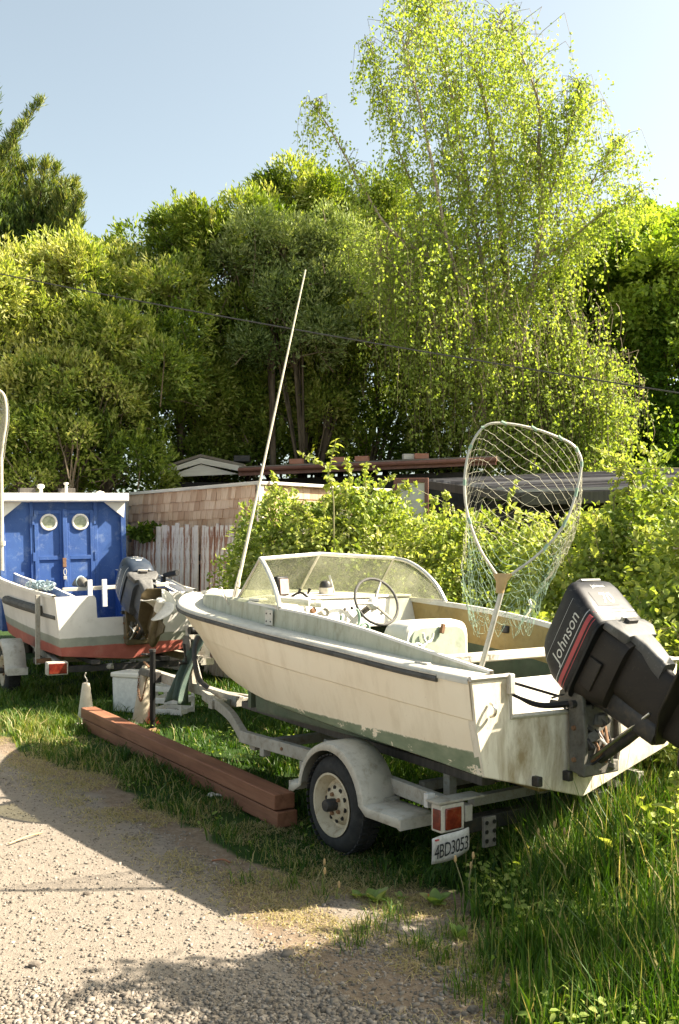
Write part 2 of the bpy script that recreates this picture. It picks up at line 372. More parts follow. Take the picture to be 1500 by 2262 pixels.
M = dict(
    hull=hull_mat(), redhull=redhull_mat(), glass=glass_mat(), ground=ground_mat(),
    deck=weathered('chalky_white_gelcoat', (.66, .62, .54), (.76, .72, .64), (.30, .25, .17), .5, 3, .5, lo=.52),
    ledge=weathered('chalky_grey_gelcoat', (.50, .47, .40), (.62, .585, .50), (.27, .22, .15), .55, 5, .55),
    coaming=weathered('pale_green_coaming', (.38, .385, .285), (.49, .48, .365), (.18, .15, .085), .65, 6, .6, streak=(1, 1, .35), lo=.46),
    ochre=weathered('ochre_inner_side', (.33, .22, .07), (.42, .31, .13), (.12, .09, .05), .6, 6, .7),
    inner=weathered('shaded_green_inner', (.06, .085, .05), (.10, .12, .075), (.05, .04, .03), .5, 5, .7),  # shade inside the cockpit is put into this dark green
    seatgreen=weathered('green_stained_seat_back', (.27, .33, .24), (.38, .42, .33), (.16, .13, .08), .55, 6, .6),
    transom=weathered('stained_white_transom', (.70, .63, .51), (.80, .72, .60), (.30, .205, .10), .9, 3.2, .55, streak=(1, 1, .3), lo=.44),
    rail=weathered('grey_black_rubber', (.045, .043, .04), (.10, .095, .085), (.2, .18, .15), .3, 8, .7),
    trim=weathered('scuffed_trim', (.40, .37, .31), (.55, .51, .44), (.2, .15, .09), .6, 20, .5),
    alu=weathered('dull_aluminium', (.50, .48, .43), (.62, .60, .54), (.2, .17, .12), .5, 10, .42, .55),
    fender=weathered('dirty_galvanised_fender', (.40, .375, .32), (.53, .50, .43), (.19, .155, .10), .75, 7, .62, 0),
    galv=weathered('lichened_galvanised_frame', (.27, .25, .205), (.39, .365, .31), (.14, .085, .045), .8, 9, .65, 0),
    rim=weathered('rusty_cream_wheel_rim', (.42, .36, .25), (.54, .47, .34), (.17, .085, .03), .8, 9, .6),
    rust=weathered('rust', (.16, .08, .04), (.27, .15, .08), (.07, .04, .025), .6, 9, .85),
    tyre=weathered('old_tyre_rubber', (.016, .016, .016), (.03, .03, .029), (.09, .08, .065), .35, 8, .85),
    black=plain('black_plastic', (.010, .010, .010), .5, 0, .25),
    darkmetal=weathered('oily_dark_metal', (.03, .03, .032), (.06, .055, .05), (.14, .10, .06), .5, 12, .5, .3),
    crust=weathered('corroded_bracket', (.085, .08, .07), (.17, .16, .135), (.06, .035, .02), .75, 14, .75, .1),
    steel=plain('stainless_steel', (.62, .6, .56), .28, 1.0),
    johnson=cowl_mat('sun_bleached_charcoal_cowl', (.011, .0105, .012), (.13, .125, .12), .32, .36),
    johnleg=cowl_mat('brown_black_motor_leg', (.020, .016, .013), (.085, .065, .045), .45, .4),
    johnfade=cowl_mat('faded_grey_cowl_back', (.085, .082, .078), (.34, .33, .31), .5, .4),
    yamaha=cowl_mat('blue_grey_cowl', (.022, .032, .05), (.10, .11, .12), .3, .25),
    yamleg=cowl_mat('grey_motor_leg', (.06, .062, .068), (.26, .25, .24), .4, .35),
    bronze=weathered('bronze_stained_lower_unit', (.10, .075, .04), (.17, .13, .07), (.04, .03, .02), .6, 10, .4, .3),
    prop=weathered('pale_propeller_blade', (.62, .58, .50), (.74, .70, .62), (.3, .25, .18), .4, 12, .35),
    white=plain('white_paint', (.74, .72, .67), .5), letter=plain('pale_lettering', (.55, .54, .50), .5),
    redstripe=plain('faded_red_stripe', (.40, .045, .05), .5), greystripe=plain('silver_stripe', (.42, .42, .42), .45),
    redlens=NT('red_lens').mat, blue=weathered('chalky_blue_paint', (.022, .064, .215), (.04, .10, .29), (.30, .37, .46), .6, 2.6, .6, bump=.35, lo=.54, speck=.45),
    bluedark=weathered('blue_cockpit', (.02, .06, .20), (.03, .09, .26), (.1, .1, .1), .4, 4, .5),
    peel=None, shingle=None, beamwood=wood('reddish_timber', (.12, .045, .024), (.22, .09, .048), (.30, .14, .078), 0, 7, .7, 1.0),
    thwart=wood('bleached_wood', (.42, .36, .27), (.56, .50, .40), (.66, .6, .5), 1, 14, .75, .5, .5),
    postwood=wood('dark_weathered_wood', (.05, .045, .04), (.09, .08, .07), (.13, .115, .1), 2, 12, .85, .5),
    reed=None, brown=weathered('brown_gutter', (.15, .06, .04), (.22, .10, .07), (.08, .05, .04), .4, 6, .5),
    roofing=weathered('grey_brown_roofing', (.17, .14, .11), (.25, .21, .17), (.1, .1, .06), .5, 5, .9),
    brick=weathered('red_brick', (.36, .15, .09), (.45, .21, .14), (.25, .2, .15), .4, 10, .9),
    darkwall=weathered('shade_dark_boards', (.022, .02, .018), (.04, .036, .032), (.06, .05, .04), .4, 6, .9),  # near-black: the shade on walls under the roofs is put into the colour
    greywood=wood('silvery_fascia_wood', (.46, .42, .35), (.60, .55, .47), (.7, .65, .56), 0, 12, .85, .4),
    conepale=weathered('bleached_cone_plastic', (.50, .44, .34), (.60, .54, .44), (.3, .22, .14), .5, 6, .7),
    conered=None, cloth=weathered('green_canvas', (.05, .085, .07), (.09, .125, .10), (.15, .14, .1), .4, 9, .9, bump=.5, bsc=120),
    rope=plain('pale_blue_rope', (.36, .46, .50), .8), netgreen=plain('green_net_twine', (.28, .40, .30), .7), nettan=plain('tan_net_twine', (.50, .47, .34), .7),
    tan=plain('tan_plastic_yoke', (.46, .31, .14), .55), pole=weathered('tarnished_pole', (.50, .47, .40), (.60, .57, .50), (.25, .2, .13), .5, 14, .45, .35),
    fibreglass=weathered('yellowed_fibreglass', (.56, .50, .37), (.64, .59, .46), (.3, .24, .14), .5, 18, .55),
    plate=weathered('scuffed_number_plate', (.42, .41, .39), (.56, .55, .53), (.15, .13, .11), .5, 30, .5), ink=plain('plate_ink', (.02, .025, .03), .6),
    bark=None, twig=plain('thin_brown_twig', (.20, .15, .095), .9), cane=plain('bramble_cane', (.22, .20, .09), .7),
    screen=plain('dull_pink_screen', (.40, .29, .26), .2), cable=plain('overhead_cable', (.05, .048, .045), .7),
)
def _special():
    t = NT('cracked_red_lens'); sp = t.ramp(t.noise(14, 5, .7), [(.4, (.10, .010, .007)), (.55, (.17, .02, .010)), (.72, (.17, .07, .035))])
    M['redlens'] = t.done(t.bsdf(sp, .25, 0, .6))
    t = NT('peeling_white_paint_on_redwood')
    info = t.n('ShaderNodeObjectInfo')
    n = t.noise(9, 8, .72, (1.5, 1.5, .14), .5); lo = t.math('ADD', n, t.math('MULTIPLY', t.math('SUBTRACT', info.outputs['Random'], .5), .10))
    wd = t.ramp(t.noise(26, 5, .6, (1, 1, .08)), [(.3, (.20, .09, .055)), (.6, (.32, .16, .10)), (.8, (.36, .22, .15))])
    pt = t.ramp(t.noise(6, 5, .6), [(.3, (.56, .48, .41)), (.7, (.70, .63, .55))])
    col = t.mix(t.ramp(lo, [(.52, 0.0), (.555, 1.0)]), pt, wd)
    M['peel'] = t.done(t.bsdf(col, .8, 0, .25, lo, .3, .004))
    t = NT('cedar_shingle'); info = t.n('ShaderNodeObjectInfo')
    g = t.noise(40, 6, .65, (1, 1, .07))
    a = t.ramp(g, [(.3, (.33, .185, .11)), (.7, (.54, .345, .22))]); b = t.ramp(g, [(.3, (.54, .36, .235)), (.7, (.80, .60, .43))])
    M['shingle'] = t.done(t.bsdf(t.mix(info.outputs['Random'], a, b), .85, 0, .2, g, .5, .004))
    t = NT('grey_reed_roof'); info = t.n('ShaderNodeObjectInfo'); g = t.math('ADD', t.math('MULTIPLY', t.noise(8, 7, .7, (.2, 1, 1)), .45), t.math('MULTIPLY', info.outputs['Random'], .55))
    M['reed'] = t.done(t.bsdf(t.ramp(g, [(.2, (.10, .09, .09)), (.45, (.24, .22, .215)), (.75, (.42, .395, .37))]), .9, 0, .2, t.noise(60, 4), .4, .005))
    t = NT('faded_orange_red_cone'); sep = t.n('ShaderNodeSeparateXYZ'); t.l(t.tc.outputs['Object'], sep.inputs[0])
    h = t.math('ADD', t.math('SUBTRACT', sep.outputs[2], t.math('MULTIPLY', sep.outputs[0], 2.6)), t.math('MULTIPLY', t.noise(9, 4, .6), .22))
    pale = t.ramp(t.noise(7, 6, .7), [(.3, (.40, .33, .23)), (.7, (.52, .45, .34))])
    M['conered'] = t.done(t.bsdf(t.mix(t.ramp(h, [(.08, 0.0), (.19, 1.0)]), (.50, .06, .035), pale), .65, 0, .3, t.noise(20, 5), .2, .005))
    t = NT('birch_bark'); n = t.noise(14, 6, .7, (1, 1, 3.5))
    col = t.ramp(n, [(.34, (.12, .09, .06)), (.5, (.36, .29, .21)), (.66, (.58, .50, .40))])
    M['bark'] = t.done(t.bsdf(col, .9, 0, .2, n, .5, .01))
    t = NT('dark_bark'); n = t.noise(12, 6, .7, (1, 1, .3))
    M['darkbark'] = t.done(t.bsdf(t.ramp(n, [(.35, (.05, .038, .026)), (.65, (.15, .115, .08))]), .9, 0, .2, n, .6, .01))
    t = NT('gravel_stone'); a = t.n('ShaderNodeAttribute', attribute_name='tint')
    col = t.ramp(a.outputs['Fac'], [(0, (.10, .083, .068)), (.35, (.175, .148, .12)), (.75, (.235, .20, .165)), (1, (.32, .28, .24))])
    M['stone'] = t.done(t.bsdf(t.mix(t.ramp(t.noise(60, 4, .6), [(.4, .35), (.6, 0.0)]), col, (.22, .19, .15)), .9, 0, .2))
_special()
G = [(.0, (.020, .034, .009)), (.3, (.034, .06, .013)), (.6, (.06, .10, .018)), (.85, (.11, .14, .028)), (1, (.19, .18, .05))]
M['evergreen'] = leafmat('evergreen_leaf', [(0, (.07, .115, .018)), (.35, (.16, .225, .035)), (.7, (.30, .36, .075)), (1, (.48, .48, .17))], .42, .5, .22, 1.25)  # stops run from shaded gaps to sunlit highlights, put into the leaf colour
M['yellowgreen'] = leafmat('yellow_green_leaf', [(0, (.085, .14, .02)), (.4, (.19, .26, .05)), (.75, (.36, .40, .11)), (1, (.52, .51, .20))], .44, .5, .22, 1.25)
M['silverleaf'] = leafmat('silvery_leaf', [(0, (.09, .14, .04)), (.45, (.20, .265, .085)), (1, (.40, .45, .22))], .38, .5, .22, 1.25)
M['birchleaf'] = leafmat('birch_leaf', [(0, (.19, .26, .05)), (.5, (.30, .375, .085)), (1, (.42, .47, .15))], .52, .5, .22, 1.4)
M['brightleaf'] = leafmat('fresh_green_leaf', [(0, (.10, .18, .025)), (.5, (.21, .31, .05)), (1, (.38, .45, .10))], .46, .5, .22, 1.25)
M['needle'] = leafmat('conifer_spray', [(0, (0.048, 0.083, 0.022)), (.5, (0.113, 0.166, 0.040)), (1, (0.284, 0.284, 0.083))], .3, .55, .3)
M['bramble'] = leafmat('bramble_leaf', [(0, (.13, .20, .04)), (.4, (.285, .355, .08)), (.75, (.47, .50, .155)), (1, (.64, .60, .30))], .42, .5, .22, 1.15)
M['grass'] = leafmat('grass_blade', [(0, (.018, .050, .006)), (.4, (.046, .108, .012)), (.7, (.13, .20, .03)), (.86, (.25, .25, .08)), (1, (.44, .35, .19))], .35, .5, .3, 1.3)
M['dock'] = leafmat('dock_leaf', [(0, (0.132, 0.209, 0.044)), (.6, (0.220, 0.308, 0.088)), (.85, (0.330, 0.330, 0.143)), (1, (0.528, 0.198, 0.088))], .45, .5, .4)
M['blossom'] = leafmat('bramble_blossom', [(0, (.45, .40, .28)), (1, (.68, .62, .52))], .3, .7, .2, 1.0)
# ------------------------------------------------------------------ THE SETTING: ground
def edge(x, y): return .822 * x + .57 * y - 2.527           # 0 along the edge of the gravel track, + on the grass side
def grassiness(x, y):
    "0 gravel .. .3 bare soil .. 1 turf"
    x = np.asarray(x, float); y = np.asarray(y, float)
    e = edge(x, y) + .13 * ss(-1.4, -2.6, x) + .34 * (fbm(x * 1.6 + 5, y * 1.6) - .5) + .10 * (fbm(x * 6, y * 6 + 3) - .5)
    b = .42 * ss(-1.0, .0, x) * ss(5.6, 4.8, y) * ss(3.4, 3.75, y)
    g = .36 * ss(-.16, .10, e + b) + .64 * ss(.12, .34, e - .25 * b)
    bare = np.exp(-(((x - .32) / .62) ** 2 + ((y - 4.52) / .46) ** 2) ** 1.5)
    g = g * (1 - .75 * bare * ss(-.3, .2, e))
    tall = ss(.56, .74, x + .10 * (fbm(x * 3, y * 3 + 7) - .5) * 2 - .03 * (y - 4)) * (1 - ss(5.2, 5.7, y))
    return np.maximum(g, tall)
def axis(dense0, dense1, step, far0, far1):
    a = list(np.arange(dense0, dense1, step)); s = step; x = a[-1]
    while x < far1: s *= 1.28; x += s; a.append(x)
    s = step; x = a[0]; pre = []
    while x > far0: s *= 1.28; x -= s; pre.append(x)
    return np.array(pre[::-1] + a)
gx = axis(-4.5, 3.2, .05, -260, 260); gy = axis(2.6, 10.5, .05, -60, 420)
def ground_z(x, y):
    z = .05 * (fbm(x * .5, y * .5) - .5) * ss(1.0, 3.0, edge(x, y)) * 0
    e = edge(x, y); soil = ss(-.1, .1, e) * (1 - ss(.5, 1.0, e))
    z = z + .05 * (fbm(x * 2.2 + 3, y * 2.2) - .5) * soil + .018 * (fbm(x * 9, y * 9) - .5) * soil + .012 * (fbm(x * 1.4, y * 1.4 + 8) - .5)
    far = ss(12, 30, np.hypot(x, y)); return z * (1 - far)
GX, GY = np.meshgrid(gx, gy); nx, ny = len(gx), len(gy)
Z = ground_z(GX, GY)
V = np.stack([GX.ravel(), GY.ravel(), Z.ravel()], 1)
ii = (np.arange(ny - 1)[:, None] * nx + np.arange(nx - 1)[None]).ravel()
F = np.stack([ii, ii + 1, ii + nx + 1, ii + nx], 1)
ground = link('ground', np_mesh('ground', V, F, M['ground'], grassiness(GX, GY).ravel(), True))
props(ground, 'packed gravel track giving way to soil and grass', kind='structure')

# loose gravel: angular stones
def scatter(n, x0, x1, y0, y1, dens, r):
    x = r.uniform(x0, x1, n); y = r.uniform(y0, y1, n); k = r.random(n) < dens(x, y)
    return x[k], y[k]
def stones():
    r = np.random.default_rng(21)
    def inview(x, y): return (np.abs(x) < .36 * y + .12)
    def dens(x, y):
        g = grassiness(x, y); patch = fbm(x * 1.7 + 40, y * 1.7)
        near = .22 + .78 * ss(4.15, 3.6, y - .25 * (x + .6)) + .6 * ss(.5, .62, patch)
        return inview(x, y) * (1 - ss(.25, .42, g)) * np.clip(near, 0, 1) * np.clip(5.2 / y - .25, .12, 1) ** 1.2
    x, y = scatter(255000, -3.6, 1.6, 3.2, 9.5, dens, r)
    n = len(x)
    s = .0018 + .0040 * r.random(n) ** 2.2 + .006 * (r.random(n) < .02) * r.random(n); big = ss(3.95, 3.5, y) + .8 * ss(.52, .66, fbm(x * 1.3 + 11, y * 1.3)) * ss(4.6, 4.0, y); s = s * (1 + .45 * np.clip(big, 0, 1))
    
    base = np.array([[a, b, c] for c in (-1, 1) for a, b in ((-1, -1), (1, -1), (1, 1), (-1, 1))], float)
    V = base[None] * (1 + r.uniform(-.42, .42, (n, 8, 3))) * s[:, None, None] * r.uniform(.6, 1.35, (n, 1, 3)) * np.array([1.15, 1.15, .75])
    a = r.uniform(0, 6.28, n); ca, sa = np.cos(a)[:, None], np.sin(a)[:, None]; t = r.uniform(-.5, .5, n)[:, None]
    X = V[..., 0] * ca - V[..., 1] * sa; Yy = V[..., 0] * sa + V[..., 1] * ca; Zz = V[..., 2] + t * V[..., 0]
    V = np.stack([X + x[:, None], Yy + y[:, None], Zz + (ground_z(x, y) + s * .12)[:, None]], -1).reshape(-1, 3)
    q = np.array([(0, 3, 2, 1), (4, 5, 6, 7), (0, 1, 5, 4), (1, 2, 6, 5), (2, 3, 7, 6), (3, 0, 4, 7)])
    F = (q[None] + (np.arange(n) * 8)[:, None, None]).reshape(-1, 4)
    o = link('gravel', np_mesh('gravel', V, F, M['stone'], np.repeat(r.random(n), 8)))
    props(o, 'loose pale angular gravel scattered over the track', kind='stuff')
    print('stones', n)
stones()

# grass
def blades(x, y, h, wd, tint, lean, r, name, label, zb=None, mat=None):
    n = len(x); a = r.uniform(0, 6.283, n); b = r.uniform(0, 6.283, n)
    side = np.stack([np.cos(a), np.sin(a), 0 * a], 1) * wd[:, None] / 2
    ln = np.stack([np.cos(b), np.sin(b), 0 * b], 1) * (lean * h)[:, None]
    P = np.stack([x, y, (ground_z(x, y) if zb is None else zb) - .004], 1)
    up = np.zeros((n, 3)); up[:, 2] = h
    mid = P + up * .55 + ln * .28; tip = P + up * np.maximum(.25, 1 - .35 * lean ** 2)[:, None] + ln
    V = np.stack([P - side, P + side, mid + side * .75, mid - side * .75, tip], 1).reshape(-1, 3)
    F = np.array([[0, 1, 2], [0, 2, 3], [3, 2, 4]])
    F = (F[None] + (np.arange(n) * 5)[:, None, None]).reshape(-1, 3)
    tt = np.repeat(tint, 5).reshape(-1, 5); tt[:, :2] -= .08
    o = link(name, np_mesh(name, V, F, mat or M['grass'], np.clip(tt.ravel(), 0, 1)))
    props(o, label, kind='stuff'); print(name, n); return o
def grass():
    r = np.random.default_rng(31)
    def fr(x, y): return (np.abs(x) < .37 * y + .15)
    # turf along the track and under the boats
    def d1(x, y):
        g = grassiness(x, y)
        return fr(x, y) * ss(.42, .8, g) * np.clip(5.5 / y, .12, 1) * (.25 + .75 * ss(.34, .56, fbm(x * 2.6, y * 2.6 + 11))) * (1 - .6 * ss(.4, .7, x) * (y < 5.6))
    x, y = scatter(270000, -4.8, 3.0, 4.0, 15.0, d1, r); n = len(x)
    cl = fbm(x * 2.1 + 70, y * 2.1); h = (.04 + .13 * ss(.3, .75, cl)) * r.uniform(.5, 1.25, n)
    tint = np.clip(.30 + .55 * (fbm(x * 1.1 + 3, y * 1.1) - .4) + r.normal(0, .13, n) + .25 * ss(-1.2, -3, x) * ss(7, 9, y), 0, .8)  # far left raised: sunshine on the turf put into the blade tint
    st = r.random(n) < .05 + .30 * (1 - ss(.15, .75, edge(x, y))); tint[st] = r.uniform(.82, 1, st.sum())
    blades(x, y, h, r.uniform(.004, .008, n) * np.clip(y / 5.5, 1, 2), tint, r.uniform(.2, .95, n), r, 'grass', 'short green turf between the track and the boats')
    # rough tall grass in the right corner
    def d2(x, y):
        return fr(x, y) * ss(.52, .78, x + .16 * (fbm(x * 3 + 1, y * 3) - .5) - .03 * (y - 4)) * (1 - ss(5.3, 5.9, y)) * (.2 + .8 * ss(.35, .6, fbm(x * 4, y * 4 + 21)))
    x, y = scatter(40000, .4, 2.7, 3.2, 6.0, d2, r); n = len(x)
    h = (.10 + .10 * ss(.75, 1.1, x) * ss(4.2, 4.6, y) + .30 * ss(.6, 1.5, x) * r.random(n) + .12 * r.random(n)) * r.uniform(.6, 1.1, n)
    tint = np.clip(.40 + r.normal(0, .18, n), 0, .84); st = r.random(n) < .12; tint[st] = r.uniform(.85, 1, st.sum())
    blades(x, y, h * 1.15, r.uniform(.005, .012, n), tint, r.uniform(.05, .65, n) ** 1.2, r, 'grass', 'rough tall grass in the right foreground corner')
    # straw and dead grass lying on the bare soil
    def d3(x, y):
        e = edge(x, y); return fr(x, y) * ss(-.45, -.05, e) * (1 - ss(.5, 1.0, e)) * ss(.36, .60, fbm(x * 3.2 + 8, y * 3.2)) * np.clip(5 / y, .2, 1)
    x, y = scatter(260000, -3.5, 1.6, 3.2, 9.0, d3, r); n = len(x)
    blades(x, y, r.uniform(.010, .042, n), r.uniform(.0025, .0055, n), r.uniform(.90, 1.05, n), r.uniform(1.0, 3.0, n), r, 'dry_grass', 'dry straw coloured grass lying on the bare soil edge')
    # thin tufts in the soil
    tx, ty, th = [], [], []
    for cx, cy, k in ((-.25, 4.95, 60), (-.05, 4.78, 40), (.12, 4.35, 70), (.25, 4.5, 80), (.05, 4.2, 50), (.33, 4.15, 90), (.42, 4.0, 80), (.5, 4.3, 70), (-.45, 5.0, 40), (.55, 3.9, 120), (.48, 3.75, 90), (.62, 4.1, 110), (.60, 3.62, 60)):
        a = r.normal(0, .045, (k, 2)); tx += list(cx + a[:, 0]); ty += list(cy + a[:, 1]); th += list(r.uniform(.03, .13, k))
    x, y, h = map(np.array, (tx, ty, th)); n = len(x)
    blades(x, y, h, r.uniform(.003, .006, n), np.clip(r.normal(.6, .2, n), .1, 1), r.uniform(.2, 1, n), r, 'grass', 'thin tufts of grass rooted in the bare soil')
grass()
def clover():
    r = np.random.default_rng(35); n = 15000
    x = r.uniform(.5, 2.2, n); y = r.uniform(3.2, 5.8, n); k = (np.abs(x) < .37 * y + .1) & (r.random(n) < ss(.55, .85, x) * ss(.38, .58, fbm(x * 2.4 + 60, y * 2.4)))
    x2 = r.uniform(-2.6, .6, n); y2 = r.uniform(4.6, 9.5, n); k2 = (np.abs(x2) < .37 * y2) & (r.random(n) < .13 * ss(.6, .9, grassiness(x2, y2)) * ss(.5, .62, fbm(x2 * 2.1 + 33, y2 * 2.1)))
    x = np.concatenate([x[k], x2[k2]]); y = np.concatenate([y[k], y2[k2]]); n = len(x); z = r.uniform(.01, .16, n) * np.where(x > .55, 1, .4)
    A = nrm(np.stack([r.normal(0, 1, n), r.normal(0, 1, n), r.normal(.1, .4, n)], 1)); N = nrm(r.normal(0, .4, (n, 3)) + np.array((0, 0, 1.0)))
    V, F, k = leaves(np.stack([x, y, z], 1), A, N, r.uniform(.018, .05, n), r.uniform(.014, .036, n), .2, .25, OVATE)
    o = link('weed_leaves', np_mesh('weed_leaves', V, F, M['bramble'], np.repeat(np.clip(r.normal(.28, .16, n), 0, 1), k))); props(o, 'small weed and clover leaves mixed into the grass', kind='stuff')
clover()
# ------------------------------------------------------------------ SHEDS, FENCE, HOUSE
def shed():
    root = empty('shingled_shed', (-1.04, 13.06, 0), (0, 0, math.atan2(2.44, -2.24)), 'low shed wall clad in brown cedar shingles behind the peeling board fence', 'shed')
    # local x runs from the right front corner to the left end of the wall; local +y faces the viewer
    Lw, H = 3.32, 2.56
    MB().box((Lw / 2, -1.2, H / 2), (Lw, 2.3, H)).build('wall_body', M['darkwall'], root, 0)
    MB().box((Lw / 2, -.02, H + .02), (Lw + .10, .16, .045)).box((-.02, -1.25, H + .022), (.12, 2.3, .045)).build('roof_edge_trim', M['greywood'], root, bevel=.006)
    MB().box((Lw + .01, .0, H / 2), (.05, .09, H)).build('corner_board', M['greywood'], root, bevel=.004)
    MB().box((-.005, .0, H / 2), (.05, .09, H)).build('corner_board', M['greywood'], root, bevel=.004)
    r = np.random.default_rng(5)
    var = []
    for k in range(6):
        wd = (.075, .09, .105, .12, .14, .16)[k]
        mb = MB(); t = .022
        mb.add([(-wd / 2, .004, .2), (wd / 2, .004, .2), (wd / 2, t, 0), (-wd / 2, t, 0), (-wd / 2, 0, .2), (wd / 2, 0, .2), (wd / 2, 0, 0), (-wd / 2, 0, 0)],
               [(0, 1, 2, 3), (3, 2, 6, 7), (0, 3, 7, 4), (1, 5, 6, 2), (0, 4, 5, 1)])
        var.append((wd, mb.mesh('shingle', M['shingle'], 0)))
    for c in range(8):
        z = 2.395 - c * .128; x = .04 + r.uniform(0, .05)
        while x < Lw - .05:
            k = int(r.integers(0, 6)); wd, me = var[k]
            if x + wd > Lw - .01: break
            o = link('shingle', me, root); o.location = (x + wd / 2, .006 + .002 * r.random(), z + r.normal(0, .004)); o.rotation_euler = (0, r.normal(0, .012), 0)
            o.scale = (1, 1 + .5 * r.random(), 1)
            x += wd + r.uniform(.002, .007)
    # short right return, shingled, mostly behind brambles
    for c in range(4):
        z = 2.395 - c * .128; y = -.05
        while y > -1.6:
            k = int(r.integers(0, 6)); wd, me = var[k]
            o = link('shingle', me, root); o.location = (-.006, y - wd / 2, z); o.rotation_euler = (0, 0, R(90)); y -= wd + .004
shed()
def fence():
    p0 = np.array((-3.15, 14.95, 0)); p1 = np.array((-.90, 12.50, 0)); d = nrm(p1 - p0)
    root = empty('board_fence', p0, (0, 0, math.atan2(d[1], d[0])), 'old board fence with white paint peeling from redwood boards', 'fence')
    L = float(np.linalg.norm(p1 - p0)); r = np.random.default_rng(8); x = 0
    MB().box((L / 2, .05, .5), (L, .04, .09)).box((L / 2, .05, 1.6), (L, .04, .09)).build('rail', M['postwood'], root)
    k = 0
    while x < L:
        wd = r.uniform(.075, .135); top = (1.94 if x < .52 else 2.06 - .02 * x) + r.normal(0, .016)
        mb = MB(); b = r.uniform(-.012, .012)
        mb.box((0, 0, top / 2), (wd - .002, .02, top))
        o = mb.build('board', M['peel'], root, 0, bevel=.003, seg=1)
        o.location = (x + wd / 2, r.uniform(-.012, .010), .02); o.rotation_euler = (r.normal(0, .006), .03 + r.normal(0, .004), 0)
        x += wd; k += 1
fence()
def house():
    c = at(533, 1040, 16.6)
    root = empty('low_house', (c[0], c[1], 0), (0, 0, 0), 'low house with shade-dark walls behind the shed with a shallow gable and brown gutter', 'house')
    loc = lambda px, py, Y: at(px, py, Y) - np.array((c[0], c[1], 0))
    # gabled end bay
    a, b, rdg = loc(352, 1050, 16.6), loc(540, 1043, 16.6), loc(443, 1021, 16.6)
    up = np.array((0, 0, .10))
    MB().prism([a, rdg - (0, 0, .02), b, b + up * .9, rdg + up * .75, a + up * .6], (0, .06, 0)).prism([a + (0.1, .03, -.03), b + (-.1, .03, -.03), rdg + (0, .03, -.03)], (0, .04, 0)).build('gable_board', M['greywood'], root)
    for q in (a, b):
        MB().prism([q + up * .9, rdg + up * .9, rdg + up * 1.35, q + up * 1.35], (0, 3.2, 0)).build('roof_slope', M['roofing'], root)
    MB().box((a[0] * .5 + b[0] * .5, 1.6, (a[2] - .1) / 2), (b[0] - a[0] - .25, 2.8, a[2] - .1)).build('wall', M['darkwall'], root, 0)
    # long wing with gutter
    g0, g1 = loc(528, 1040, 16.3), loc(1096, 1017, 14.9); back = np.array((.9, 3.0, .16))
    MB().prism([g0 + (0, 0, .0), g1, g1 + back, g0 + back], (0, 0, .07)).build('roof', M['roofing'], root)
    MB().tube([g0 + (0, -.05, .01), g1 + (0, -.05, .01)], .035, 8).build('gutter', M['brown'], root)
    MB().beam(g0 + (0, .02, -.05), g1 + (0, .02, -.03), .04, .07).build('fascia', M['brown'], root)
    MB().prism([(g0[0] + .1, .3, 0), (g1[0] - .2, g1[1] + .3, 0), (g1[0] + .5, g1[1] + 2.8, 0), (g0[0] + .9, 2.8, 0)], (0, 0, g0[2] - .1)).build('wall', M['darkwall'], root, 0)
    vb = at(529, 1018, 17.2)
    MB().box((0, 0, 0), (.28, .25, .11)).build('roof_vent', M['darkmetal'], root, bevel=.01).location = np.array((vb[0] + .05, vb[1], vb[2] + .03)) - np.array((c[0], c[1], 0))
    # bricks laid along the roof edge
    for i, (px, k, lab) in enumerate(((655, 1, 'red brick lying near the middle of the house roof edge'), (748, 1, 'red brick on the house roof behind the tall bramble shoot'), (905, 0, 'pale brick at the right on the house roof, left of a darker one'), (931, 2, 'dull red brick, rightmost on the house roof'), (800, 2, 'brown brick on the house roof above the white bramble flowers'))):
        t = (px - 533) / (1096 - 533); Y = 16.3 + (14.9 - 16.3) * t + .25
        z = (at(528, 1040, 16.3)[2] * (1 - t) + at(1096, 1017, 14.9)[2] * t) + .088
        o = MB().box((0, 0, .045), (.22, .11, .085)).build('brick', M['brick'] if k else M['greywood'], None, bevel=.006)
        o.location = ((px - 750) / FPX * Y, Y, z + .005); o.rotation_euler = (.05, 0, r0.uniform(-.3, .3)); props(o, lab, 'brick', 'bricks on the house roof')
r0 = np.random.default_rng(3)
house()
